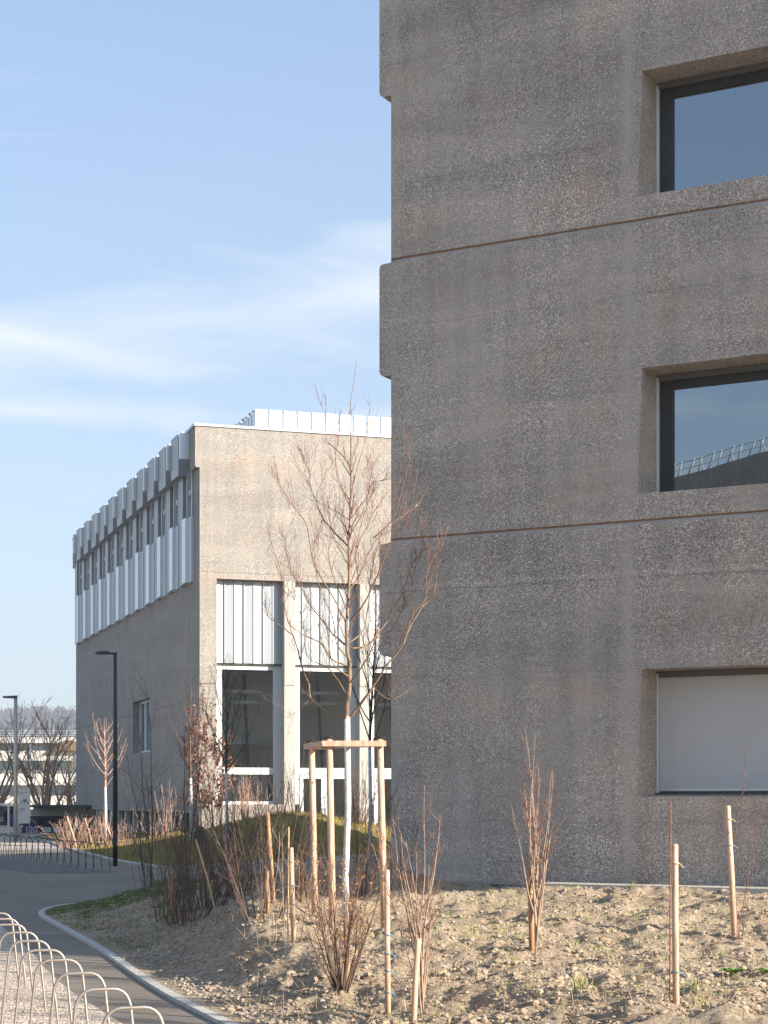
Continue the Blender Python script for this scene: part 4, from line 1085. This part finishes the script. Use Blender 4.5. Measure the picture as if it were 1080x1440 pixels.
for _ in range(500):
    a = R.uniform(1.5, 3.0); q = R.uniform(.4,.95); p = bw(a,q,.515); rock(b, (p[0],p[1],gh(p[0],p[1])+.01), R.uniform(.008,.025))
tag(b.build('pebbles', M['stone'], fix=False), 'pale pebbles scattered along the kerb and wall foot', 'pebbles', kind='stuff')
b = MB()
for _ in range(2600):
    y = 11.5 + 13 * R.random() ** 1.3; x0 = kx(y) + .15; x = x0 + R.random() * (min(7., y*.25) - x0)
    if (Vector((x,y,0)) - BC).dot(-bv) < .1: continue
    l = R.uniform(.008,.022); u = Vector((R.uniform(-1,1),R.uniform(-1,1),R.uniform(-.4,.4))).normalized()*l; w2 = u.cross(Vector((R.uniform(-.4,.4),R.uniform(-.4,.4),1)).normalized())*.5; c = Vector((x,y,mound(x,y)+.012))
    b.face([c-u, c+w2, c+u, c-w2], 0)
tag(b.build('fallen_leaves', M['leaf'], fix=False), 'small dead leaves scattered over the bed', 'leaves', kind='stuff')
b = MB()
for _ in range(420):
    y = 11.6 + 12 * R.random() ** 1.3; x0 = kx(y) + .3; x = x0 + R.random() * (min(7., y*.25) - x0)
    if (Vector((x,y,0)) - BC).dot(-bv) < .3: continue
    a = R.uniform(0,6.28); l = R.uniform(.06,.38); n = 4; P = []
    for k in range(n+1):
        a += R.uniform(-.3,.3); x += math.cos(a)*l/n; y += math.sin(a)*l/n; P.append((x,y,mound(x,y)+.008+.02*math.sin(k)**2))
    b.tube(P, R.uniform(.0015,.004), 4, 0, False)
tag(b.build('fallen_twigs', M['twig_pale'], fix=False), 'broken twigs lying on the bed', 'twigs', kind='stuff')
def blades(name, spots, mat, hmin, hmax, wd, label, kind='stuff', lean=.45):
    b = MB()
    for (x, y, n, rad) in spots:
        for _ in range(n):
            a = R.uniform(0,6.28); r = rad*math.sqrt(R.random()); px, py = x+math.cos(a)*r, y+math.sin(a)*r; z = gh(px,py)-.004
            h = R.uniform(hmin,hmax); t = R.uniform(0,6.28); d = Vector((math.cos(t),math.sin(t),0))*h*R.uniform(.1,lean); s = Vector((-d.y,d.x,0)).normalized()*wd*R.uniform(.6,1.2)
            p = Vector((px,py,z)); b.face([p-s,p+s,p+d*.45+Vector((0,0,h*.62))+s*.6,p+d*.45+Vector((0,0,h*.62))-s*.6]); b.face([p+d*.45+Vector((0,0,h*.62))-s*.6,p+d*.45+Vector((0,0,h*.62))+s*.6,p+d+Vector((0,0,h))])
    o = b.build(name, mat, fix=False)
    return tag(o, label, 'grass', None, kind)
sp = []
for _ in range(330):
    y = R.uniform(19.5,36); x = kx(y)+.15+abs(R.gauss(0,1.1))
    if x < rxlim if (rxlim := interp(RIDGE,y)+.2) else False: sp.append((x,y,16,.16))
blades('grass', sp, M['blade_moss'], .02,.07,.004, 'green weeds and grass patches on the shaded end of the planting bed')
sp = []
for _ in range(620):
    y = R.uniform(12,24.5); x = R.uniform(-.5, y*.2)
    if (Vector((x,y,0))-BC).dot(-bv) > .1 and fbm(x,y,.6,2,2.) > -.05: sp.append((x,y,R.randint(3,9),.10))
for px,py in ((700,1275),(640,1290),(690,1300),(780,1290),(860,1300),(740,1320),(660,1330),(930,1300),(980,1280),(860,1268),(600,1255),(700,1255)):
    g = hit(px,py)
    for _ in range(11): sp.append((g.x+R.gauss(0,.25), g.y+R.gauss(0,.25), 6, .10))
blades('sparse_grass', sp, M['blade_green'], .03,.09,.0028, 'sparse green blades growing through the sunlit soil', lean=.7)
sp = [( *hit(R.uniform(330,1080), R.uniform(1262,1440)).xy, R.randint(1,4), .2) for _ in range(420)]
blades('dry_stalks', sp, M['blade_dry'], .05,.22,.0022, 'dry stalks lying on the planting bed', lean=2.2)
# lawn blades
sp = []
for _ in range(5200):
    x = R.uniform(-15, 3); y = R.uniform(44.5, 66)
    if inpoly(x,y,LPOLY) : sp.append((x,y,7,.35))
blades('lawn_grass', sp, M['blade'], .04,.12,.011, 'short yellowish winter grass of the lawn')
for px, py, n, lab in ((818,1392,45,'bright green grass tuft low in the bed between shrub and thick stake'), (720,1352,14,'small grass tuft right of the narrow upright shrub'), (972,1392,16,'thin grass tuft right of the thick peeled stake'), (880,1244,18,'grass tuft at the foot of the dark wall')):
    g = hit(px,py); o = blades('grass_tuft', [(g.x,g.y,n,.05)], M['blade_green'], .05,.13,.0035, lab, 'thing', .8); o['group'] = 'grass tufts in the bed'
for px, py, n, lab in ((1030,1372,16,'broad-leaved green weed below the leaning stake'), (1076,1372,9,'broad-leaved green weed cut by the right edge')):
    g = hit(px,py); b = MB()
    for i in range(n):
        a = i*2.4; l = R.uniform(.06,.11); d = Vector((math.cos(a),math.sin(a),0)); s = Vector((-d.y,d.x,0)); u = Vector((0,0,1))
        P = [d*.01, d*l*.35+s*.018+u*.03, d*l*.8+s*.022+u*.045, d*l*1.05+u*.03, d*l*.8-s*.022+u*.045, d*l*.35-s*.018+u*.03]
        b.face(P)
    o = b.build('green_weed', M['green'], fix=False); o.location = g; tag(o, lab, 'weed', 'broad-leaved weeds')

# ------------------------------------------------------------------ air
def haze():
    b = MB(); b.box(-1100, 1100, -120, 2300, -3., 160); o = b.build('haze', None or M['navy'])
    m = bpy.data.materials.new('thin_air'); m.use_nodes = True; nt = m.node_tree; nt.nodes.clear()
    out = nt.nodes.new('ShaderNodeOutputMaterial'); v = nt.nodes.new('ShaderNodeVolumePrincipled')
    v.inputs['Color'].default_value = (.80,.88,1.,1); v.inputs['Density'].default_value = .00036; v.inputs['Anisotropy'].default_value = .2
    nt.links.new(v.outputs[0], out.inputs['Volume']); o.data.materials.clear(); o.data.materials.append(m); tag(o, 'thin bluish air over the whole place', 'haze', kind='stuff')
haze()

# ------------------------------------------------------------------ light, sky, camera
SAZ = math.radians(-27.95); SEL = math.radians(20.)
sdir = Vector((math.cos(SAZ)*math.cos(SEL), math.sin(SAZ)*math.cos(SEL), math.sin(SEL)))
sun = bpy.data.lights.new('sun', 'SUN'); sun.energy = 5.0; sun.angle = math.radians(.55); sun.color = (1., .885, .745)
so = bpy.data.objects.new('sun', sun); COL.objects.link(so); so.rotation_euler = sdir.to_track_quat('Z', 'Y').to_euler()
w = bpy.data.worlds.new('World'); sc.world = w; w.use_nodes = True; nt = w.node_tree; bg = nt.nodes['Background']
sky = nt.nodes.new('ShaderNodeTexSky'); sky.sky_type = 'NISHITA'; sky.sun_disc = False; sky.sun_elevation = SEL; sky.sun_rotation = math.atan2(sdir.x, sdir.y)
sky.air_density = 1.0; sky.dust_density = .6; sky.ozone_density = 1.6; sky.altitude = 300
tc = nt.nodes.new('ShaderNodeTexCoord'); mp = nt.nodes.new('ShaderNodeMapping'); nt.links.new(tc.outputs['Generated'], mp.inputs[0]); mp.inputs['Scale'].default_value = (2.6, 2.6, 13.); mp.inputs['Rotation'].default_value = (0, -.12, 0)
mp.inputs['Location'].default_value = (1.3, .4, .2)
cn = nt.nodes.new('ShaderNodeTexNoise'); cn.inputs['Scale'].default_value = 2.1; cn.inputs['Detail'].default_value = 8; cn.inputs['Roughness'].default_value = .62; cn.inputs['Distortion'].default_value = .5
nt.links.new(mp.outputs[0], cn.inputs[0])
sx = nt.nodes.new('ShaderNodeSeparateXYZ'); nt.links.new(tc.outputs['Generated'], sx.inputs[0])
zc = math_(nt, 'MULTIPLY_ADD', sx.outputs[0], .16, .268)
band = math_(nt, 'SUBTRACT', 1., math_(nt, 'DIVIDE', math_(nt, 'ABSOLUTE', math_(nt, 'SUBTRACT', sx.outputs[2], zc)), .048), clamp=True)
low = math_(nt, 'MULTIPLY', math_(nt, 'SUBTRACT', 1., math_(nt, 'DIVIDE', math_(nt, 'ABSOLUTE', math_(nt, 'SUBTRACT', sx.outputs[2], .205)), .014), clamp=True), .55)
cm = ramp(nt, math_(nt, 'ADD', math_(nt, 'MULTIPLY', math_(nt, 'ADD', band, low), .42), math_(nt, 'SUBTRACT', cn.outputs['Fac'], .5)), [(.13, (0,0,0)), (.58, (1,1,1))]).outputs[0]
cm = math_(nt, 'MULTIPLY', cm, .95)
veil = math_(nt, 'MULTIPLY', math_(nt, 'SUBTRACT', 1., math_(nt, 'DIVIDE', sx.outputs[2], .42), clamp=True), .55)
c0 = mix(nt, .45, sky.outputs[0], (1.18, 1.60, 2.35))
c0 = mix(nt, veil, c0, (2.0, 2.28, 2.62))
col = mix(nt, cm, c0, (3.35, 3.55, 3.75))
nt.links.new(col, bg.inputs['Color']); bg.inputs['Strength'].default_value = .115
cam = bpy.data.cameras.new('camera'); co = bpy.data.objects.new('camera', cam); COL.objects.link(co); sc.camera = co
co.location = (0, 0, H); co.rotation_euler = (math.pi/2, 0, 0)
cam.sensor_fit = 'HORIZONTAL'; cam.sensor_width = 36; cam.lens = F/1080*36; cam.shift_y = (HOR - 720)/1080; cam.clip_end = 5000; cam.clip_start = .1
sc.view_settings.view_transform = 'Standard'; sc.view_settings.look = 'None'; sc.view_settings.exposure = 1.36; sc.view_settings.gamma = 1
sc.cycles.use_denoising = True
sc.cycles.max_bounces = 6; sc.cycles.transparent_max_bounces = 12; sc.cycles.volume_bounces = 0
